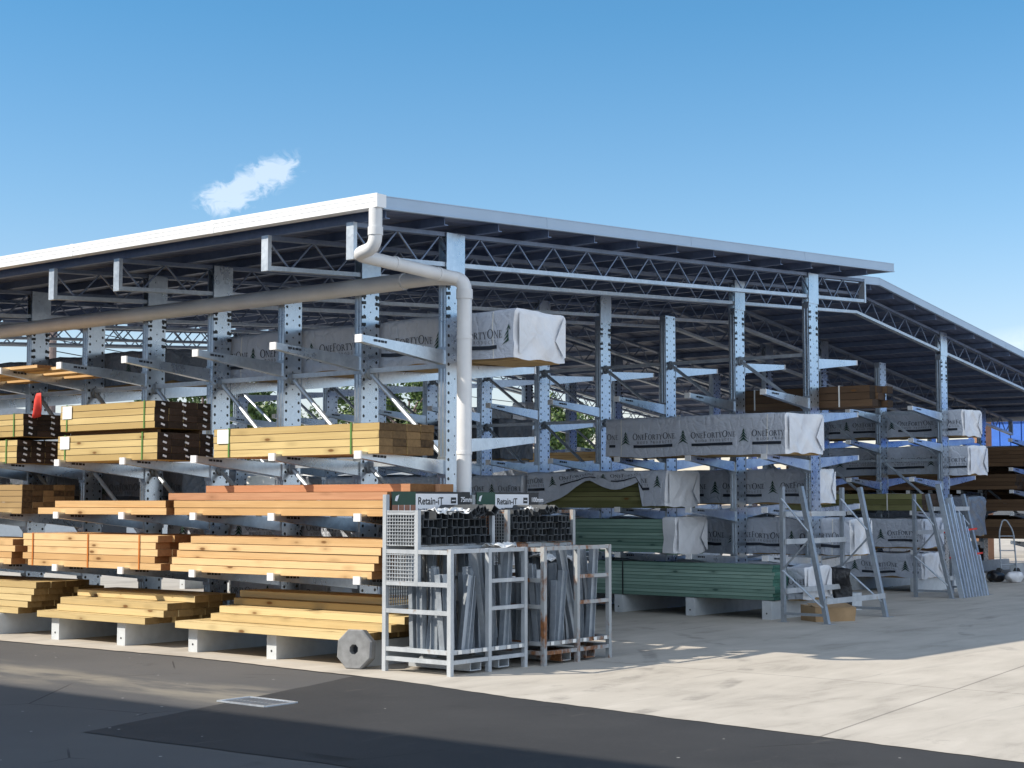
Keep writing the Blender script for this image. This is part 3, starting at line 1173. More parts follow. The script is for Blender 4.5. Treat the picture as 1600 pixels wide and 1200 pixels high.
def wrapped(label, x0, x1, y0, y1, z0, z1, seed=1, mat='wrap', endmat=None, text=True, ink='ink', amp=.012, hem=None, group='plastic wrapped timber packs', timber='tan_wood', cap_h=.09, phase=0.0, pitch=1.03, vpos=.42, straps=0, name='wrapped_pack'):
    root = empty(name, (x0, y0, z0), label, 'wrapped pack', group)
    L, D, H = y1-y0, x1-x0, z1-z0
    ny, nx, nz = max(4, int(L/.08)), max(3, int(D/.035)), max(4, int(H/.035))
    m = MB()

    def P(x, y, z):
        p = Vector((x, y, z))
        # round the long edges a little
        cxm, czm = (x0+x1)/2, (z0+z1)/2
        ex, ez, ey = abs(x-cxm)/(D/2), (z-czm)/(H/2), min(abs(y-y0), abs(y-y1))
        if ex > .999 and ez > .999:
            p.x += (cxm-x)/abs(cxm-x)*.014
            p.z -= .014
        if ey < .001 and (ex > .999 or ez > .999):
            p.y += .016 if abs(y-y0) < .001 else -.016
        p += wrap_disp((x, y, z), seed, y0, amp, 0)
        if ez > .99:
            p.z += .012*noise.noise(Vector((x*1.5, y*.9, seed)))
        if ez < -.99:
            p.z += .035*noise.noise(Vector((x*4, y*2.2, seed+5)))-.008
            if hem:
                p.z += hem(x, y)
        elif hem and ez < .9:
            t = (1-(z-z0)/H)
            p.z += hem(x, y)*t
        return p
    fx = [x0+D*i/nx for i in range(nx+1)]
    fy = [y0+L*i/ny for i in range(ny+1)]
    fz = [z0+H*i/nz for i in range(nz+1)]

    def grid(A, B, f, mi):
        for a, a2 in zip(A, A[1:]):
            for b, b2 in zip(B, B[1:]):
                m.quad([f(a, b), f(a2, b), f(a2, b2), f(a, b2)], mi)
    grid(fy, fz, lambda y, z: P(x0, y, z), 0)
    grid(fy, fz, lambda y, z: P(x1, y, z), 0)
    grid(fx, fz, lambda x, z: P(x, y0, z), 1)
    grid(fx, fz, lambda x, z: P(x, y1, z), 1)
    grid(fx, fy, lambda x, y: P(x, y, z1), 0)
    wr = m.build('wrap', [M[mat], M[endmat or mat]], root, 42, weld=True)
    if text:
        zb = z0+H*vpos

        def em(mesh, mi=0):
            def f(q):
                pts = []
                for u, v in q:
                    y = y0+L-.02-u           # reads from the far end towards the near end
                    if y < y0+.02 or y > y1-.01:
                        return
                    z = zb+v
                    p = Vector((x0, y, z))+wrap_disp((x0, y, z), seed, y0, amp, 0)
                    if hem:
                        p.z += hem(x0, y)*(1-(z-z0)/H)
                    p.x -= .009
                    pts.append(p)
                mesh.quad(pts, mi)
            return f
        k = int(L/pitch)+2
        for i in range(-1, k):
            t = MB()
            u = i*pitch+phase
            emblem(em(t, 1), u+.10, -.075, cap_h*2.15)
            word(em(t), 'ONEFORTYONE', u+.225, 0.0, cap_h, .8, .03)
            word(em(t), 'WOOD PRODUCTS', u+.30, -.055, .034, 1.0, .55, ())
            bx = u+.24
            for s in range(6):
                em(t)([(bx+s*.112, -.115), (bx+s*.112+.112, -.115), (bx+s*.112+.112, -.075), (bx+s*.112, -.075)])
            if t.v:
                t.build('printed_logo', [M[ink], M['greenink']], root)
    # folded flaps tucked over the near end
    if mat != 'wrap_dark':
        for (xa, sg, kk) in ((x0+.035, 1, .34), (x1-.045, -1, .20)):
            fm = MB()
            tip = (xa+sg*D*kk, z0+H*(.55 if sg > 0 else .42))
            yy = y0-.022-amp*.3
            fm.prism([(xa, z0+.05), (xa+sg*.02, z0+.04), tip, (xa+sg*.02, z1-.03), (xa, z1-.05)], 'y', yy, yy+.004)
            fm.build('end_flap', M[endmat or mat], root)
    # timber carried inside, showing below the plastic
    b = MB()
    nb = max(2, int(D/.2))
    for j in range(nb):
        w = (D-.09)/nb
        b.box((x0+.045+j*w, y0+.05, z0-.02), (x0+.045+(j+1)*w-.006, y1-.05, z0+.09))
    b.build('timber', M[timber], root)
    if straps:
        for i in range(straps):
            y = y0+.3+(L-.6)*i/max(1, straps-1)
            s = MB()
            for a, bb in zip(fz, fz[1:]):
                pa, pb = P(x0, y, a), P(x0, y, bb)
                s.hexa([pa+Vector((-.006, -.007, 0)), pa+Vector((-.003, -.007, 0)), pa+Vector((-.003, .007, 0)), pa+Vector((-.006, .007, 0)),
                        pb+Vector((-.006, -.007, 0)), pb+Vector((-.003, -.007, 0)), pb+Vector((-.003, .007, 0)), pb+Vector((-.006, .007, 0))])
            s.build('strap', M['strap_white'], root)
    rebase(root)
    return root


# left rack, far side
wrapped('pale grey wrapped pack high on the left rack, poking out right of the pipe', .2, 1.08, -.71, 3.82, 3.11, 3.62, 1, 'wrap', 'wrap_white', phase=.40, pitch=.985, amp=.014, straps=2, cap_h=.095)
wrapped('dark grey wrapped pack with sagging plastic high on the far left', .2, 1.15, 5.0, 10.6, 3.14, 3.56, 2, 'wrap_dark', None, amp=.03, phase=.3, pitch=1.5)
wrapped('grey wrapped pack seen in the gap under the long orange stack', .22, 1.1, -.1, 4.9, .93, 1.42, 3, 'wrap', 'wrap_white', phase=.2, vpos=.72)
wrapped('small grey wrapped pack on the floor behind the stepped yellow pile', .22, 1.1, 2.05, 3.7, .30, .74, 4, 'wrap', 'wrap_white', phase=.55, vpos=.5)
wrapped('dark wrapped pack behind the left end of the low orange stack', .22, 1.1, 4.6, 9.5, 1.55, 2.05, 5, 'wrap_dark', None, phase=.1, amp=.02)
# middle rack, near side
wrapped('grey wrapped pack reaching forward on the middle rack above the torn one', 6.6, 7.68, -.34, 2.70, 2.29, 2.84, 6, 'wrap', 'wrap_white', phase=.26, pitch=.995, amp=.012, straps=2)


def scallop(x, y):
    if y < 2.06 or y > 3.97:
        return 0.01
    if y < 3.03:
        u = (y-2.06)/.97
        return .385-.13*sin(pi*u)
    u = (y-3.03)/.94
    return .385*(1-u)**1.4+.01*u


tp = wrapped('torn grey wrapped pack lifting in scallops off dark green boards', 6.6, 7.5, 1.62, 4.2, 1.545, 2.07, 7, 'wrap', 'wrap_white', phase=.40, pitch=.95, amp=.022, hem=scallop, vpos=.66, timber='olive_wood', cap_h=.082)
for i in range(6):
    for j in range(4):
        board_at('board', 6.66+j*.19, 1.75+rng.uniform(-.03, .03), 4.12, 1.55+i*.072, .185, .07, ('olive_wood', 'end_dark'), None).parent = tp
for c in tp.children:
    if c.name.startswith('board'):
        c.matrix_parent_inverse = Matrix.Translation(-tp.location)
wrapped('grey wrapped pack just right of the white pipe on the middle rack', 6.6, 7.5, 4.28, 8.6, 1.60, 2.03, 8, 'wrap', 'wrap_white', phase=.6, pitch=1.0)
GE = ('green_wood', 'end_green')


def green_pack(label, x0, y0, y1, z0, ncol, nrow, w, t, straps):
    return pack(label, x0, y0, y1, z0, ncol, nrow, GE, w=w, t=t, jitter=.03, xj=.009, straps=straps, smat='black', group='green board packs')


green_pack('green treated board pack on the middle level, wrapped in white at its right end', 6.62, 1.66, 4.3, .885, 4, 10, .19, .046, (3.6,))
wrapped('short white plastic sleeve over the right end of the middle green boards', 6.59, 7.45, 1.46, 1.70, .875, 1.40, 9, 'wrap_white', 'wrap_white', text=False, amp=.02, timber='green_wood', group='white plastic end covers')
green_pack('green treated board pack on the floor beams, largest green stack', 6.62, -.10, 3.0, .268, 2, 10, .19, .046, (2.4,))
wrapped('crumpled silver wrapped pack on the floor behind the first A-shaped rack', 7.02, 7.80, -.36, 2.2, .27, .72, 10, 'wrap', 'wrap_white', phase=.85, pitch=1.2, amp=.03)
m = MB()
for i in range(6):
    for j in range(6):
        def q(a, b):
            u, v = a/6, b/6
            return (7.84+.12*u+.03*sin(9*v+4*u), -.30-.32*u*(1-.2*v)+.04*sin(7*u+5*v), .70-.62*v*(.5+.5*u)-.04*u)
        m.quad([q(i, j), q(i+1, j), q(i+1, j+1), q(i, j+1)])
bs = m.build('plastic_sheet', M['black_sheet'], None, 60, weld=True)
sol = bs.modifiers.new('thick', 'SOLIDIFY')
sol.thickness = .006
tag(bs, 'black plastic sheet draped over the end of the crumpled silver pack', 'plastic sheet')
# middle rack, far side
wrapped('grey wrapped pack with white folded end behind the second middle column', 8.13, 8.72, .02, 4.4, 1.60, 2.10, 11, 'wrap', 'wrap_white', phase=.54, pitch=1.0, amp=.012)
wrapped('grey wrapped pack with sagging end inside the first A-shaped rack', 8.13, 8.78, -.52, 4.2, .86, 1.38, 12, 'wrap', 'wrap_white', phase=.64, pitch=1.0, amp=.02, straps=2)
wrapped('grey wrapped pack on the far floor side of the middle rack', 8.13, 9.1, .4, 4.0, .30, .74, 13, 'wrap', None, phase=.5)
pack('brown stained timber bundle with white strap high on the middle rack', 8.25, -.82, 1.5, 2.985, 3, 3, ('brown_wood', 'end_dark'), w=.18, t=.1, straps=(-.3, 1.1), smat='strap_white', jitter=.06)
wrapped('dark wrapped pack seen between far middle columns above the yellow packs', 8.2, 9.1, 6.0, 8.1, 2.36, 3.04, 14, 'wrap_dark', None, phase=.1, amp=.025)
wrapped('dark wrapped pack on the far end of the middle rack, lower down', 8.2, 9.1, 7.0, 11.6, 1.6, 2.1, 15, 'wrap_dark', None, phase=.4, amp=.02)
# back rack
wrapped('upper wrapped pack with white end at the top right of the back rack', 15.6, 16.5, .92, 4.6, 2.86, 3.35, 16, 'wrap', 'wrap_white', phase=.24, pitch=.95, amp=.012)
wrapped('lower wrapped pack with a hole in its white end at the back right', 15.6, 16.5, .82, 4.6, 2.14, 2.67, 17, 'wrap', 'wrap_white', phase=.08, pitch=.95, amp=.014)
wrapped('dim grey wrapped pack low on the back rack behind the leaning steel', 15.6, 16.5, .85, 4.6, 1.0, 1.72, 18, 'wrap_dark', None, text=False, amp=.03)
pack('olive brown timber bundle with two white straps on the back rack', 14.1, 1.05, 4.2, 1.46, 4, 3, ('olive_wood', 'end_dark'), w=.2, t=.1, straps=(1.75, 3.2), smat='strap_white', jitter=.05)
wrapped('wrapped pack with clear lettering between the two A-shaped racks', 14.1, 15.0, 1.08, 4.2, .80, 1.32, 19, 'wrap', None, phase=.19, pitch=1.0, amp=.016)
wrapped('lowest wrapped pack with torn hem between the two A-shaped racks', 14.1, 15.0, 1.10, 4.3, .27, .70, 20, 'wrap', 'wrap_white', phase=.76, pitch=1.0, amp=.024)
# far packs seen through the middle rack
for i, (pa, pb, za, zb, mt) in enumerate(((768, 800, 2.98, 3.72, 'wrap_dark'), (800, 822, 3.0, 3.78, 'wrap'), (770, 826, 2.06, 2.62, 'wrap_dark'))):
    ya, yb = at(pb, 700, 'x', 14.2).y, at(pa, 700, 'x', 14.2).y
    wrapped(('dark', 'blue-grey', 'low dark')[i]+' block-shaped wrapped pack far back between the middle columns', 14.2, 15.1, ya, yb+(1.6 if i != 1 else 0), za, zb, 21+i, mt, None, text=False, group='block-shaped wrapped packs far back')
pack('tan board stack lit by the sun far back left of the third middle column', 14.2, at(936, 690, 'x', 14.2).y, at(828, 690, 'x', 14.2).y, 2.36, 4, 5, ('tan_wood', 'end_mid'), w=.2, t=.06)
pack('low tan board stack glowing just above the packs right of the pipe', 14.2, at(880, 725, 'x', 14.2).y, at(740, 725, 'x', 14.2).y, 1.90, 4, 3, ('orange_wood', 'end_mid'), w=.2, t=.06)
# farthest rack, brown timber
for i, (z, h, a, b) in enumerate(((2.42, 5, 2.2, 8.2), (1.9, 4, 2.4, 8.0), (1.42, 3, 2.0, 8.2), (.80, 5, 1.8, 7.6), (.28, 4, 3.6, 8.2))):
    pack(('topmost', 'second from top', 'middle', 'second from bottom', 'bottom')[i]+' dark brown timber stack on the farthest rack at the right edge', 22.0, a, b, z, 4, h, ('brown_wood', 'end_dark'), w=.24, t=.085, jitter=.05, group='dark brown stacks on the farthest rack')

for i, (z, h, a, b) in enumerate(((2.1, 4, 2.6, 8.6), (1.52, 5, 2.2, 8.6), (1.05, 3, 2.3, 8.6))):
    pack(('upper', 'middle', 'lower')[i]+' dark brown timber stack on the back side of the farthest rack', 23.6, a, b, z, 4, h, ('brown_wood', 'end_dark'), w=.24, t=.085, jitter=.05, group='dark brown stacks on the farthest rack')

# ------------------------------------------------------------ sign frames full of steel posts
def text_mesh(s, size, mat, name='lettering'):
    c = bpy.data.curves.new(name, 'FONT')
    c.body = s
    c.size = size
    c.align_x = 'LEFT'
    c.offset = size*.018
    o = bpy.data.objects.new(name, c)
    COL.objects.link(o)
    bpy.context.view_layer.update()
    me = bpy.data.meshes.new_from_object(o.evaluated_get(bpy.context.evaluated_depsgraph_get()))
    bpy.data.objects.remove(o)
    me.materials.clear()
    me.materials.append(mat)
    me.name = name
    return me


M['sign_white'] = plain('white_sign', (0.82, 0.82, 0.84), 0.4, 0, 0.02)
M['sign_green'] = plain('dark_green_sign', (0.012, 0.06, 0.035), 0.4, 0, 0.1)
M['sign_brown'] = plain('red_brown_sign', (0.30, 0.13, 0.08), 0.4, 0, 0.3, 25)
M['sign_black'] = plain('black_sign', (0.012, 0.012, 0.014), 0.4, 0, 0.1)


def sign(root, x0, y, zt_, W, mm):
    """product board facing -y, hung on the frame root"""
    m = MB()
    H = .30
    m.box((x0, y, zt_-H), (x0+W, y+.012, zt_), 0)
    sg = m.build('sign_board', M['sign_black'], root)
    p = MB()
    # coloured fields, each 2 mm proud
    p.quad([(x0, y-.002, zt_-.13), (x0+W*.29, y-.002, zt_-.13), (x0+W*.29, y-.002, zt_), (x0, y-.002, zt_)], 0)
    p.quad([(x0, y-.002, zt_-.24), (x0+W*.29, y-.002, zt_-.24), (x0+W*.29, y-.002, zt_-.13), (x0, y-.002, zt_-.13)], 1)
    p.quad([(x0, y-.002, zt_-H), (x0+W*.29, y-.002, zt_-H), (x0+W*.29, y-.002, zt_-.24), (x0, y-.002, zt_-.24)], 0)
    p.quad([(x0+W*.29, y-.002, zt_-.22), (x0+W*.83, y-.002, zt_-.22), (x0+W*.83, y-.002, zt_-.02), (x0+W*.29, y-.002, zt_-.02)], 2)
    for i in range(1, 4):
        p.quad([(x0+W*.072*i, y-.004, zt_-.24), (x0+W*.072*i+.008, y-.004, zt_-.24), (x0+W*.072*i+.008, y-.004, zt_-.13), (x0+W*.072*i, y-.004, zt_-.13)], 2)
    # black icon boxes at the right of the white field
    for i in range(2):
        z = zt_-.055-.08*i
        p.quad([(x0+W*.74, y-.004, z-.06), (x0+W*.81, y-.004, z-.06), (x0+W*.81, y-.004, z), (x0+W*.74, y-.004, z)], 3)
        p.quad([(x0+W*.75, y-.006, z-.036), (x0+W*.80, y-.006, z-.036), (x0+W*.80, y-.006, z-.026), (x0+W*.75, y-.006, z-.026)], 2)
    p.quad([(x0+W*.86, y-.004, zt_-.15), (x0+W*.98, y-.004, zt_-.15), (x0+W*.98, y-.004, zt_-.135), (x0+W*.86, y-.004, zt_-.135)], 2)
    p.quad([(x0+W*.86, y-.004, zt_-.19), (x0+W*.98, y-.004, zt_-.19), (x0+W*.98, y-.004, zt_-.175), (x0+W*.86, y-.004, zt_-.175)], 4)
    # leaf mark on the green field
    p.quad([(x0+W*.03, y-.004, zt_-.09), (x0+W*.06, y-.004, zt_-.095), (x0+W*.085, y-.004, zt_-.03), (x0+W*.045, y-.004, zt_-.045)], 2)
    p.quad([(x0+W*.02, y-.004, zt_-.29), (x0+W*.05, y-.004, zt_-.285), (x0+W*.085, y-.004, zt_-.20), (x0+W*.03, y-.004, zt_-.235)], 2)
    p.build('sign_print', [M['sign_green'], M['sign_brown'], M['sign_white'], M['sign_black'], M['strap_orange']], sg)
    t = text_mesh('Retain-iT', W*.088, M['sign_black'])
    link('lettering', t, sg, (x0+W*.315, y-.004, zt_-.125), (pi/2, 0, 0))
    t = text_mesh('Easy DIY Retaining Wall System', .03, M['sign_black'])
    link('lettering', t, sg, (x0+W*.32, y-.004, zt_-.185), (pi/2, 0, 0))
    t = text_mesh('Concrete Sleepers', .055, M['sign_white'])
    link('lettering', t, sg, (x0+W*.34, y-.003, zt_-.275), (pi/2, 0, 0))
    t = text_mesh(mm, .07, M['sign_white'])
    link('lettering', t, sg, (x0+W*.87, y-.003, zt_-.10), (pi/2, 0, 0))
    return sg


def wire_panel(root, y0, y1, x, z0, z1, mat, axis='x'):
    m = MB()
    n = max(2, int((y1-y0)/.032))
    k = max(2, int((z1-z0)/.032))

    def P(a, z, o=0):
        return (x+o, a, z) if axis == 'x' else (a, x+o, z)
    for i in range(n+1):
        a = y0+(y1-y0)*i/n
        m.beam(P(a, z0), P(a, z1), .007, .007)
    for j in range(k+1):
        z = z0+(z1-z0)*j/k
        m.beam(P(y0, z, -.006), P(y1, z, -.006), .007, .007)
    return m.build('wire_panel', mat, root)


def post_profile(L, s=.075):
    """channel post standing up, origin at its foot"""
    m = MB()
    m.box((-s/2, -.004, 0), (s/2, .004, L))
    for k in (-1, 1):
        m.box((k*s/2-.003, -.03, 0), (k*s/2+.003, .03, L))
    return m.mesh('steel_post', M['galv_dull'])


PP = [post_profile(L) for L in (.62, .72, .78, .95)]


def tube_end(L, s):
    m = MB()
    t = .006
    m.box((-s/2, 0, -s/2), (s/2, L, -s/2+t), 0)
    m.box((-s/2, 0, s/2-t), (s/2, L, s/2), 0)
    m.box((-s/2, 0, -s/2+t), (-s/2+t, L, s/2-t), 0)
    m.box((s/2-t, 0, -s/2+t), (s/2, L, s/2-t), 0)
    m.quad([(-s/2, L-.03, -s/2), (s/2, L-.03, -s/2), (s/2, L-.03, s/2), (-s/2, L-.03, s/2)], 1)  # black plate added near the back, standing in for the shade inside
    return m.mesh('steel_channel', [M['tube_steel'], M['black']])


M['tube_steel'] = galv('dark_galvanised_tube', 0.085, False, 0.3, 0.5)
TE = [tube_end(.43, .078), tube_end(.40, .064)]


def frame(label, X, Y, W, D, mat, sx, sW, mm, seed, flabel, rust):
    """X,Y is the near left foot; W along x, D along +y; upper tray on the back half"""
    r = random.Random(seed)
    root = empty('steel_stillage', (X, Y, 0), label, 'storage frame', 'steel storage frames with product signs')
    mt = M[mat]
    t = .045
    H1, H2 = 1.17, 1.52
    yb, ym = Y+D, Y+D*.5

    def part(name, *beams):
        m = MB()
        k = {'post': 0, 'tray_post': .003, 'side_rail': .006, 'front_rail': .009, 'back_rail': .009, 'mid_rail': .010, 'tray_rail': .0125}[name]
        for p, q in beams:
            m.beam(p, q, t-k, t-k*.9)
        return m.build(name, mt, root)
    xs = (X, X+W*.5, X+W)
    for x in xs:
        part('post', ((x, Y, 0), (x, Y, H1)))
        part('post', ((x, yb, 0), (x, yb, H2 if x != X else H2+.16)))
    for x in (X, X+W):
        part('tray_post', ((x, ym, H1-.35), (x, ym, H1+.36)))
        for z in (.13, .22, .58, .84, H1-.03):
            part('side_rail', ((x, Y, z), (x, yb, z)))
        part('tray_rail', ((x, ym, H1+.34), (x, yb, H1+.34)))
    for z in (.13, .22, H1-.02):
        part('front_rail', ((X, Y, z), (X+W, Y, z)))
    for z in (.60, .85):
        part('back_rail', ((X, yb, z), (X+W, yb, z)))
    part('mid_rail', ((X+W*.5, Y, .6), (X+W, Y, .6)))
    part('mid_rail', ((X+W*.5, Y, .86), (X+W, Y, .86)))
    part('tray_rail', ((X, ym, H1+.0), (X+W, ym, H1+.0)))
    part('tray_rail', ((X, yb, H1+.0), (X+W, yb, H1+.0)))
    m = MB()
    m.box((X, Y, .20), (X+W, yb, .212))
    m.build('base_plate', mt, root)
    m = MB()
    m.box((X, ym, H1+.022), (X+W, yb, H1+.03))
    m.build('tray_plate', mt, root)
    for x in (X+W*.28, X+W*.66):
        m = MB()
        m.box((x, Y+.02, .03), (x+.16, yb-.02, .04))
        m.box((x, Y+.02, .04), (x+.01, yb-.02, .11))
        m.box((x+.15, Y+.02, .04), (x+.16, yb-.02, .11))
        m.build('fork_pocket', mt, root)
    wire_panel(root, ym+.03, yb-.03, X-.012, H1+.03, H1+.35, M['frame'] if not rust else mt)
    wire_panel(root, ym+.03, yb-.03, X-.012, .86, H1-.06, M['frame'] if not rust else mt)
    wire_panel(root, X+.05, X+W*.5, yb+.02, .60, H1, M['galv_dull'], 'y')
    # small white tags on the bottom rail
    for i in range(6):
        m = MB()
        x = X+.08+i*(W-.2)/5
        m.box((x, Y-.030, .205), (x+.05, Y-.026, .24))
        m.build('price_tag', M['tag'], root)
    sign(root, sx, yb-.03, 1.71, sW, mm)
    rebase(root)
    # posts standing in the front half
    for i in range(17):
        x = X+.07+i*(W-.14)/16
        lean = {3: .20, 4: .22, 9: -.17, 13: .15}.get(i, r.choice((0, 0, .02, .05, -.04, .03)))
        y = Y+.10+.09*(i % 3)+r.uniform(0, .05) if i not in (3, 4, 9, 13) else Y+.065
        o = link('steel_post', PP[r.choice((0, 1, 1, 2)) if i < 9 else r.choice((2, 3, 3))], None, (x, y, .214), (r.uniform(-.12, -.03), lean, r.uniform(-.3, .3)))
        tag(o, f'grey galvanised channel post standing upright in {flabel}', 'steel post', 'upright posts in '+flabel)
    for i in range(12):
        x = X+.09+i*(W-.16)/11
        o = link('steel_post', PP[r.choice((2, 3, 3))], None, (x, Y+.52+.07*(i % 3), .214), (r.uniform(-.1, .0), r.uniform(-.03, .05), r.uniform(-.3, .3)))
        tag(o, f'grey galvanised channel post at the back of {flabel}', 'steel post', 'back posts in '+flabel)
    for i in range(5):
        o = link('steel_post', PP[(0, 1, 0, 1, 0)[i]], None, (X+.09+.02*(i % 2), Y+.09+.085*i, .214), (r.uniform(.02, .14) if i == 3 else r.uniform(-.03, .03), r.uniform(-.02, .04), pi/2+r.uniform(-.2, .2)))
        tag(o, f'grey galvanised channel post along the open side of {flabel}', 'steel post', 'side posts in '+flabel)
    # tubes lying in the tray, ends forward
    me = TE[0] if not rust else TE[1]
    s = .080 if not rust else .066
    n = int((W-.08)/s)
    for row in range(4 if not rust else 5):
        for i in range(n):
            if row >= (3 if not rust else 4) and (r.random() < .2 or i >= n*(.62 if not rust else .4)):
                continue
            x = X+.05+s*.5+i*s+r.uniform(-.006, .006)
            z = H1+.032+s*.5+row*s+r.uniform(0, .004)
            o = link('steel_channel', me, None, (x, ym+.02-r.uniform(0, .08), z), (0, r.choice((0, 0, r.uniform(-.06, .06))), r.uniform(-.01, .01)))
            tag(o, f'dark square steel channel lying in the tray of {flabel}', 'steel channel', 'channels in the tray of '+flabel)
    for i in range(5):
        x = X+W*(.66 if not rust else .4)+i*.07
        z = H1+.03+s*(3.72 if not rust else 4.6)+.035*abs(sin(i*1.3))
        o = link('steel_channel', me, None, (x, ym-.02-r.uniform(0, .1), z), (r.uniform(-.05, .02), r.uniform(.4, 1.2), r.uniform(-.25, .25)))
        tag(o, f'dark steel channel tipped over on top of the heap in {flabel}', 'steel channel', 'tipped channels on top of '+flabel)
    return root


frame('pale steel storage frame with sign, standing nearest at the corner of the rack', -1.45, -1.26, 1.10, .82, 'frame', -1.40, 1.16, '75mm', 3, 'the nearest pale frame', False)
frame('rust-streaked steel storage frame with sign, standing right of the pale one', -.17, -1.36, 1.10, .92, 'rusty', -.14, 1.04, '100mm', 8, 'the rusty frame', True)
# crumpled plastic on the nearest heap
def crumple(label, c, sx, sy, seed, h=.07):
    m = MB()
    N = 14

    def q(i, j):
        u, v = i/N-.5, j/N-.5
        z = noise.noise(Vector((u*5, v*5, seed)))*h+noise.noise(Vector((u*11, v*11, seed+3)))*h*.5
        return (c[0]+u*sx+noise.noise(Vector((v*6, u*6, seed)))*.04, c[1]+v*sy+noise.noise(Vector((u*5, seed, v*5)))*.04, c[2]+z-abs(v)*.05)
    for i in range(N):
        for j in range(N):
            m.quad([q(i, j), q(i+1, j), q(i+1, j+1), q(i, j+1)])
    o = m.build('plastic_sheet', M['sheet'], None, 50, weld=True)
    s = o.modifiers.new('thick', 'SOLIDIFY')
    s.thickness = .003
    return tag(o, label, 'plastic sheet')


crumple('crumpled white plastic lying over the channels of the nearest frame', (-.98, -.80, 1.535), .5, .22, 2, .05)
crumple('torn white plastic scrap on the channels of the rusty frame', (.35, -.86, 1.555), .3, .14, 7, .03)
crumple('folded white plastic on the front rail of the pale frame', (-.52, -1.1, 1.20), .3, .25, 11, .04)
crumple('drooping white plastic under the top rail of the rusty frame', (.62, -.9, 1.06), .7, .4, 15, .05)

# octagonal ring leaning on the first floor beam
m = MB()
n8 = 8
ro, ri, th = .205, .05, .09
outer = [(ro*cos(pi/8+i*pi/4), ro*sin(pi/8+i*pi/4)) for i in range(8)]
inner = [(ri*cos(pi/8+i*pi/4), ri*sin(pi/8+i*pi/4)) for i in range(8)]
bev = [(u*.93, v*.93) for u, v in outer]
for i in range(8):
    j = (i+1) % 8
    for (A, xa), (B, xb) in ((((inner), 0), ((bev), 0)), (((bev), 0), ((outer), .015)), (((outer), .015), ((outer), th)), (((outer), th), ((inner), th)), (((inner), th), ((inner), 0))):
        m.quad([(xa, *A[i]), (xa, *A[j]), (xb, *B[j]), (xb, *B[i])])
m.quad([(th-.012, u, v) for u, v in inner], 1)  # dark plate at the back of the hole paints in its shade
oc = m.build('octagonal_ring', [M['rubber'], M['bdark']], None, weld=True)
oc.location = (-1.53, -.10, .195)
oc.rotation_euler = (0, R(6), R(14))
tag(oc, 'grey octagonal rubber ring with round hole leaning below the yellow beams', 'bollard base')

# drain grate in the patch
g4 = [at(358, 1095, 'z', 0), at(395, 1091, 'z', 0), at(453, 1098, 'z', 0), at(428, 1104, 'z', 0)]
gc = Vector((-3.80, -1.25, 0))
gr = empty('drain_grate', gc, 'galvanised drain grate set into the dark asphalt', 'drain grate')
m = MB()
a, b = .17, .28
for s in (-1, 1):
    m.box((s*a-.012, -b, .004), (s*a+.012, b, .014))
    m.box((-a, s*b-.012, .004), (a, s*b+.012, .014))
m.build('grate_frame', M['galv_bright'], gr)
m = MB()
for i in range(13):
    y = -b+.03+i*(2*b-.06)/12
    m.box((-a+.012, y-.008, .0065), (a-.012, y+.008, .0085))
m.box((-.008, -b+.012, .006), (.008, b-.012, .0075))
m.build('grate_bars', M['galv_dull'], gr)
m = MB()
m.quad([(-a, -b, .0055-.001), (a, -b, .0045), (a, b, .0045), (-a, b, .0045)])
m.build('pit', M['bdark'], gr)

# ------------------------------------------------------------ A-shaped racks
def a_rack(label, xs_, yv, ylt, ylb, H, rails):
    root = empty('a_frame_rack', (xs_[0], ylb, 0), label, 'rack', 'A-shaped racks in front of the canopy')
    for x in xs_:
        m = MB()
        m.beam((x, yv, 0), (x, yv, H), .07, .05, up=(0, 1, 0))
        m.box((x-.06, yv-.06, 0), (x+.06, yv+.06, .012))
        m.build('upright', M['galv_dull'], root)
        m = MB()
        m.beam((x, ylb, 0), (x, ylt, H), .07, .06, up=(0, 1, 0))
        m.box((x-.07, ylb-.09, 0), (x+.07, ylb+.05, .012))
        m.build('leaning_upright', M['galv_dull'], root)

        def yl(z):
            return ylb+(ylt-ylb)*z/H
        for k, (za, zb) in enumerate(((1.66, 1.22), (.70, 1.12), (.70, .22))):
            m = MB()
            m.tube([(x-.03, yv, za), (x-.03, yl(zb), zb)], .014, 8)
            m.build('brace', M['galv_bright'] if k != 1 else M['galv_dull'], root)
        m = MB()
        m.beam((x, yv, .12), (x, yl(.12), .12), .035, .035)
        m.build('foot_tie', M['galv_dull'], root)
    for (z, lean) in rails:
        y = (ylb+(ylt-ylb)*z/H-.045) if lean else yv-.045
        m = MB()
        m.beam((xs_[0], y, z), (xs_[1], y, z), .03, .07)
        m.build('rail', M['frame'], root)
    rebase(root)
    return root


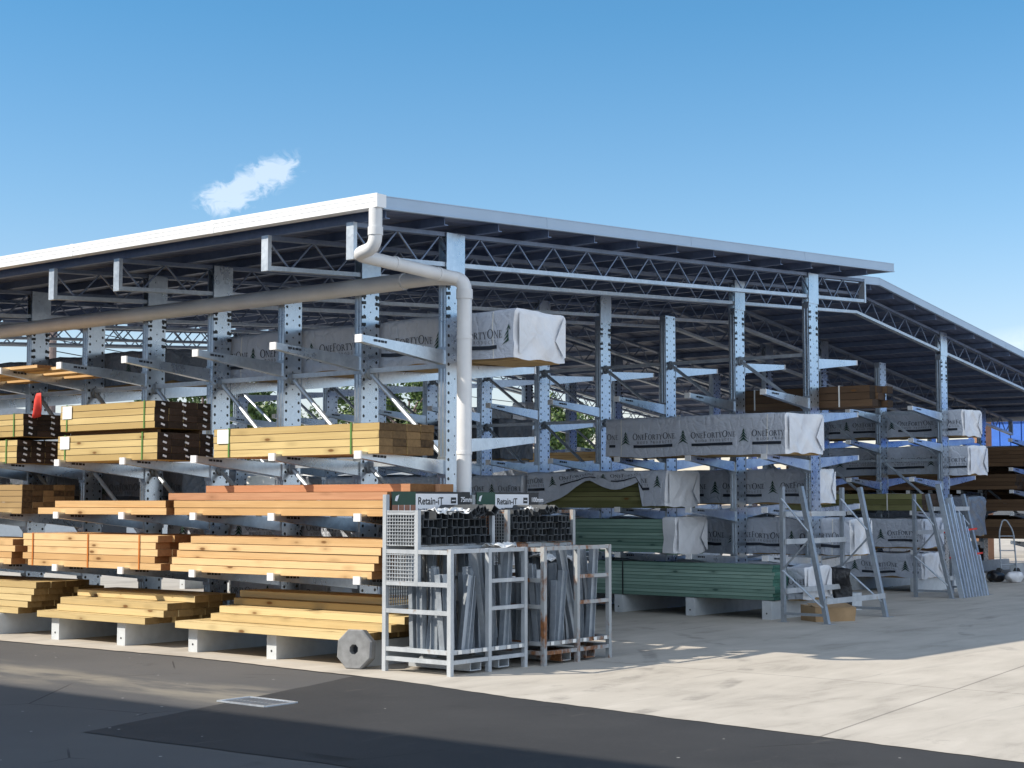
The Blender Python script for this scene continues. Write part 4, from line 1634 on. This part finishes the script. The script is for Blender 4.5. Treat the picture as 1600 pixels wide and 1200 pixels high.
a_rack('empty A-shaped steel rack with braced ends, over the cardboard box', (6.38, 8.12), -.38, -.66, -1.03, 1.82, ((1.45, False), (1.08, False), (.30, True), (.42, False)))
a_rack('A-shaped steel rack at right loaded with leaning pale steel lengths', (12.75, 14.25), .62, .38, -.02, 1.75, ((1.5, True), (.34, True), (1.1, False)))
for i in range(9):
    m = MB()
    L = (1.95, 1.6, 1.7, 1.72, 1.45, 1.4, 1.2, .8, .7)[i]
    m.beam((0, 0, 0), (0, 0, L), .09, .035)
    m.beam((0, -.02, 0), (0, -.02, L), .02, .03)
    o = m.build('steel_length', M['galv_bright'])
    o.location = (12.9+.125*i, -.14, .006)
    o.rotation_euler = (-R(11)+R(.5)*(i % 3), R(-1.5), 0)
    tag(o, 'pale flat steel length leaning on the loaded A-shaped rack', 'steel length', 'leaning steel lengths')
for z in (.70, 1.12):
    m = MB()
    y = -.02+.4*z/1.75-.10
    m.beam((12.85, y, z-.02), (14.2, y-.02, z+.03), .012, .03)
    tag(m.build('tie_strap', M['red']), ('lower' if z < 1 else 'upper')+' red tie strap across the leaning steel lengths', 'strap')
# cardboard box
bx = empty('cardboard_box', (6.98, -.72, 0), 'battered brown cardboard box on the concrete under the A-shaped rack', 'box')
m = MB()
hx, hy, hz = .30, .20, .2
m.hexa([(-hx, -hy, .004), (hx, -hy, .004), (hx, hy, .004), (-hx, hy, .004), (-hx-.02, -hy-.02, hz), (hx+.02, -hy-.01, hz-.02), (hx, hy, hz), (-hx, hy, hz+.02)])
m.build('carton', M['card'], bx)
m = MB()
m.hexa([(-hx-.02, -hy-.02, hz+.002), (hx+.02, -hy-.012, hz-.018), (hx, .0, hz+.03), (-hx-.02, 0, hz+.045), (-hx-.02, -hy-.02, hz+.008), (hx+.02, -hy-.012, hz-.012), (hx, .0, hz+.036), (-hx-.02, 0, hz+.051)])
m.build('flap', M['card'], bx)
bx.rotation_euler = (0, 0, R(-32))

# hand trolley and bags at the right edge
p = at(1577, 905, 'x', 20.0)
tr = empty('hand_trolley', (20.0, p.y, 0), 'tall wire hand trolley parked at the right edge before the far rack', 'trolley')
m = MB()
for s in (-.18, .18):
    m.tube(arc([(s, 0, .12), (s*.9, .08, 1.0), (s*.3, .14, 1.22), (0, .15, 1.24)]), .016, 8)
for z in (.3, .6, .9):
    m.tube([(-.18, .02+z*.06, z), (.18, .02+z*.06, z)], .012, 6)
m.build('trolley_frame', M['galv_dull'], tr)
for s in (-.2, .2):
    m = MB()
    m.tube([(s-.025, .04, .12), (s+.025, .04, .12)], .12, 14)
    m.build('wheel', M['black'], tr)
m = MB()
m.box((-.2, -.25, .02), (.2, .02, .035))
m.build('toe_plate', M['galv_dull'], tr)
tr.rotation_euler = (0, 0, R(-40))
for i, (px, mt, lb) in enumerate(((1556, 'black', 'black rubbish bag slumped on the ground at the right edge'), (1585, 'wrap_white', 'white rubbish bag slumped on the ground at the right edge'))):
    p = at(px, 922, 'x', 18.6)
    bm = bmesh.new()
    bmesh.ops.create_icosphere(bm, subdivisions=4, radius=.17)
    for v in bm.verts:
        d = noise.noise_vector(v.co*6+Vector((i*9, 0, 0)))*.05
        v.co = Vector((v.co.x*1.3, v.co.y, max(v.co.z*.75, -.10)))+d
        v.co.z = max(v.co.z, -.10)
    me = bpy.data.meshes.new('rubbish_bag')
    bm.to_mesh(me)
    bm.free()
    me.materials.append(M[mt])
    me.polygons.foreach_set('use_smooth', [True]*len(me.polygons))
    o = link('rubbish_bag', me, None, (18.6, p.y, .11))
    tag(o, lb, 'bag')

# ------------------------------------------------------------ beyond the canopy
def tree(label, x, y, H, rad, seed, trunk=.35):
    r = random.Random(seed)
    root = empty('leafy_tree', (x, y, 0), label, 'tree', 'trees beyond the canopy')
    m = MB()
    m.tube([(0, 0, 0), (.1, 0, H*.25), (0, .1, H*.5), (.1, .1, H*.8)], [trunk, trunk*.7, trunk*.5, .05], 9)
    for k in range(9):
        a = k*2.4
        z = H*(.28+.05*k)
        m.tube([(0, 0, z), (rad*.4*cos(a), rad*.4*sin(a), z+H*.12), (rad*.8*cos(a), rad*.8*sin(a), z+H*.2)], [trunk*.35, trunk*.2, .03], 6)
    m.build('trunk', M['pole'], root)
    c = MB()
    clumps = []
    for _ in range(46):
        a, u = r.uniform(0, 2*pi), r.uniform(-1, 1)
        q = (1-u*u)**.5
        s = r.uniform(.55, 1.0)
        clumps.append((Vector((rad*s*q*cos(a), rad*s*q*sin(a), H*.62+H*.36*s*u)), r.uniform(.16, .30)*rad, r.random()))
    for cc, cr, sh in clumps:
        for _ in range(150):
            d = Vector((r.gauss(0, 1), r.gauss(0, 1), r.gauss(0, 1))).normalized()*cr*r.random()**.4
            p = cc+d
            e = Vector((r.gauss(0, 1), r.gauss(0, 1), r.gauss(0, 1))).normalized()
            f = e.cross(Vector((r.gauss(0, 1), r.gauss(0, 1), r.gauss(0, 1)))).normalized()
            s = r.uniform(.09, .19)*rad/3.0
            c.quad([p-e*s, p-f*s*.55, p+e*s, p+f*s*.55], 0 if r.random() < .55+sh*.3 else 1)
    c.build('crown', [M['leaf'], M['leaf2']], root)
    return root


n = NT('dark_leaf')
n.set((0.055, 0.10, 0.022), .55)
M['leaf'] = n.mat
n = NT('light_leaf')
n.set((0.115, 0.17, 0.035), .55)
M['leaf2'] = n.mat


def tree_px(label, px, py_top, y, rad, seed):
    p = at(px, py_top, 'y', y)
    return tree(label, p.x, p.y, p.z, rad, seed)


tree_px('broad green tree seen between the third and fourth left columns', 318, 556, 48, 3.4, 1)
tree_px('bushy tree just left of the broad one, half hidden by a column', 372, 585, 52, 3.0, 2)
tree_px('green tree behind the second column, above the yellow packs', 640, 575, 50, 3.4, 3)
tree_px('smaller green tree peeping left of the first column', 570, 590, 54, 2.4, 4)
tree_px('round tree low between the middle columns right of the pipe', 845, 618, 50, 3.2, 5)
tree_px('yellowish tree far right of the round one between middle columns', 905, 632, 56, 2.6, 6)
tree_px('low distant tree beside the white warehouse roof', 480, 635, 70, 2.2, 7)


def building(label, xa, xb, ya, yb, h, wall, roof, bays, over=.4, pitch=.6):
    root = empty('warehouse', (xa, ya, 0), label, 'building', 'buildings beyond the yard')
    m = MB()
    m.box((xa, ya, 0), (xb, yb, h))
    m.build('wall', M[wall], root)
    m = MB()
    m.prism([(xa-over, h), (xb+over, h), (xb+over, h+.25), ((xa+xb)/2, h+.25+pitch), (xa-over, h+.25)], 'y', ya-over, yb+over)
    m.build('roof', M[roof], root)
    for i in range(bays):
        x = xa+(xb-xa)*(i+.5)/bays
        m = MB()
        wd = (xb-xa)/bays*.3
        m.box((x-wd, ya-.05, 0 if i % 2 == 0 else h*.35), (x+wd, ya+.05, h*.72))
        m.build('door' if i % 2 == 0 else 'window', M['bdark'], root)
    rebase(root)
    return root


building('long low white warehouse with grey roof beyond the left rack', 12, 34, 44, 54, 4.55, 'bwhite', 'broof', 6)
building('pale warehouse farther left with a white eave beyond the yard', -6, 9, 50, 60, 4.5, 'bwhite', 'bwhite', 4)
building('white shed beyond the middle rack with shallow grey roof', 38, 62, 40, 52, 3.6, 'bwhite', 'broof', 6)
# blue shed behind the farthest rack
YSH = at(1512, 690, 'x', 32).y+1.0
bs_ = empty('blue_shed', (32, 0, 0), 'bright blue clad shed behind the farthest rack at the right', 'building', 'buildings beyond the yard')
m = MB()
for i in range(100):
    y = YSH-1.0-.32*(i+1)
    m.box((32, y, 2.55), (32.06, y+.29, 4.3))
m.box((32.06, YSH-33.2, 2.55), (44, YSH-1, 4.28))
m.build('wall', M['blue'], bs_)
m = MB()
m.prism([(31.6, 4.3), (44.4, 4.3), (44.4, 4.5), (38, 5.2), (31.6, 4.5)], 'y', YSH-33.4, YSH-.8)
m.build('roof', M['blue'], bs_)
m = MB()
m.box((36, YSH-33, 0), (36.2, YSH-1.2, 2.55))
m.build('back_wall', M['bdark'], bs_)
for i in range(8):
    m = MB()
    y = YSH-1.3-4.4*i
    m.box((32.1, y-.12, 0), (32.34, y+.12, 2.55))
    m.build('post', M['bdark'], bs_)
m = MB()
m.box((31.9, YSH-33, 2.47), (32.5, YSH-1, 2.55))
m.build('trim', M['bdark'], bs_)
rebase(bs_)
p = at(1535, 690, 'x', 29)
m = MB()
m.box((28.8, p.y-.18, 0), (29.2, p.y+.18, 4.1))
m.box((28.75, p.y-.23, 3.95), (29.25, p.y+.23, 4.12))
tag(m.build('brick_pier', M['brick']), 'orange brick pier beside the blue shed, right of the wrapped pack end', 'pier')
# utility pole with wires, left
pp_ = at(83, 520, 'y', 46)
po = empty('utility_pole', (pp_.x, pp_.y, 0), 'weathered utility pole with wires rising behind the far left packs', 'pole')
m = MB()
m.tube([(0, 0, 0), (0, 0, 11)], [.2, .15], 10)
m.build('mast', M['pole'], po)
m = MB()
m.beam((-1.1, 0, 10.4), (1.1, 0, 10.4), .12, .12)
m.build('crossarm', M['pole'], po)
for k, (zz, oy) in enumerate(((10.5, 0), (9.2, .2), (8.6, .3), (8.1, .3))):
    m = MB()
    pts = []
    for i in range(17):
        t = i/16
        pts.append((t*60, oy+t*3, zz-t*1.5-3.0*t*(1-t)))
    m.tube(pts, .022, 5)
    m.build('wire', M['black'], po)

# workshop on the sun side of the yard, outside the frame: it throws the shade over the near asphalt
wk = empty('workshop', (-20, 18, 0), 'tall grey workshop on the left side of the yard, outside the picture, shading the asphalt', 'building', 'buildings beyond the yard')
m = MB()
m.box((-26, -1.0, 0), (-14.75, 40, 10.85))
m.build('wall', M['broof'], wk)
m = MB()
m.prism([(-26.2, 10.85), (-14.69, 10.85), (-14.69, 11.0), (-20.5, 11.6), (-26.2, 11.0)], 'y', -1.2, 40.2)
m.build('roof', M['broof'], wk)
rebase(wk)
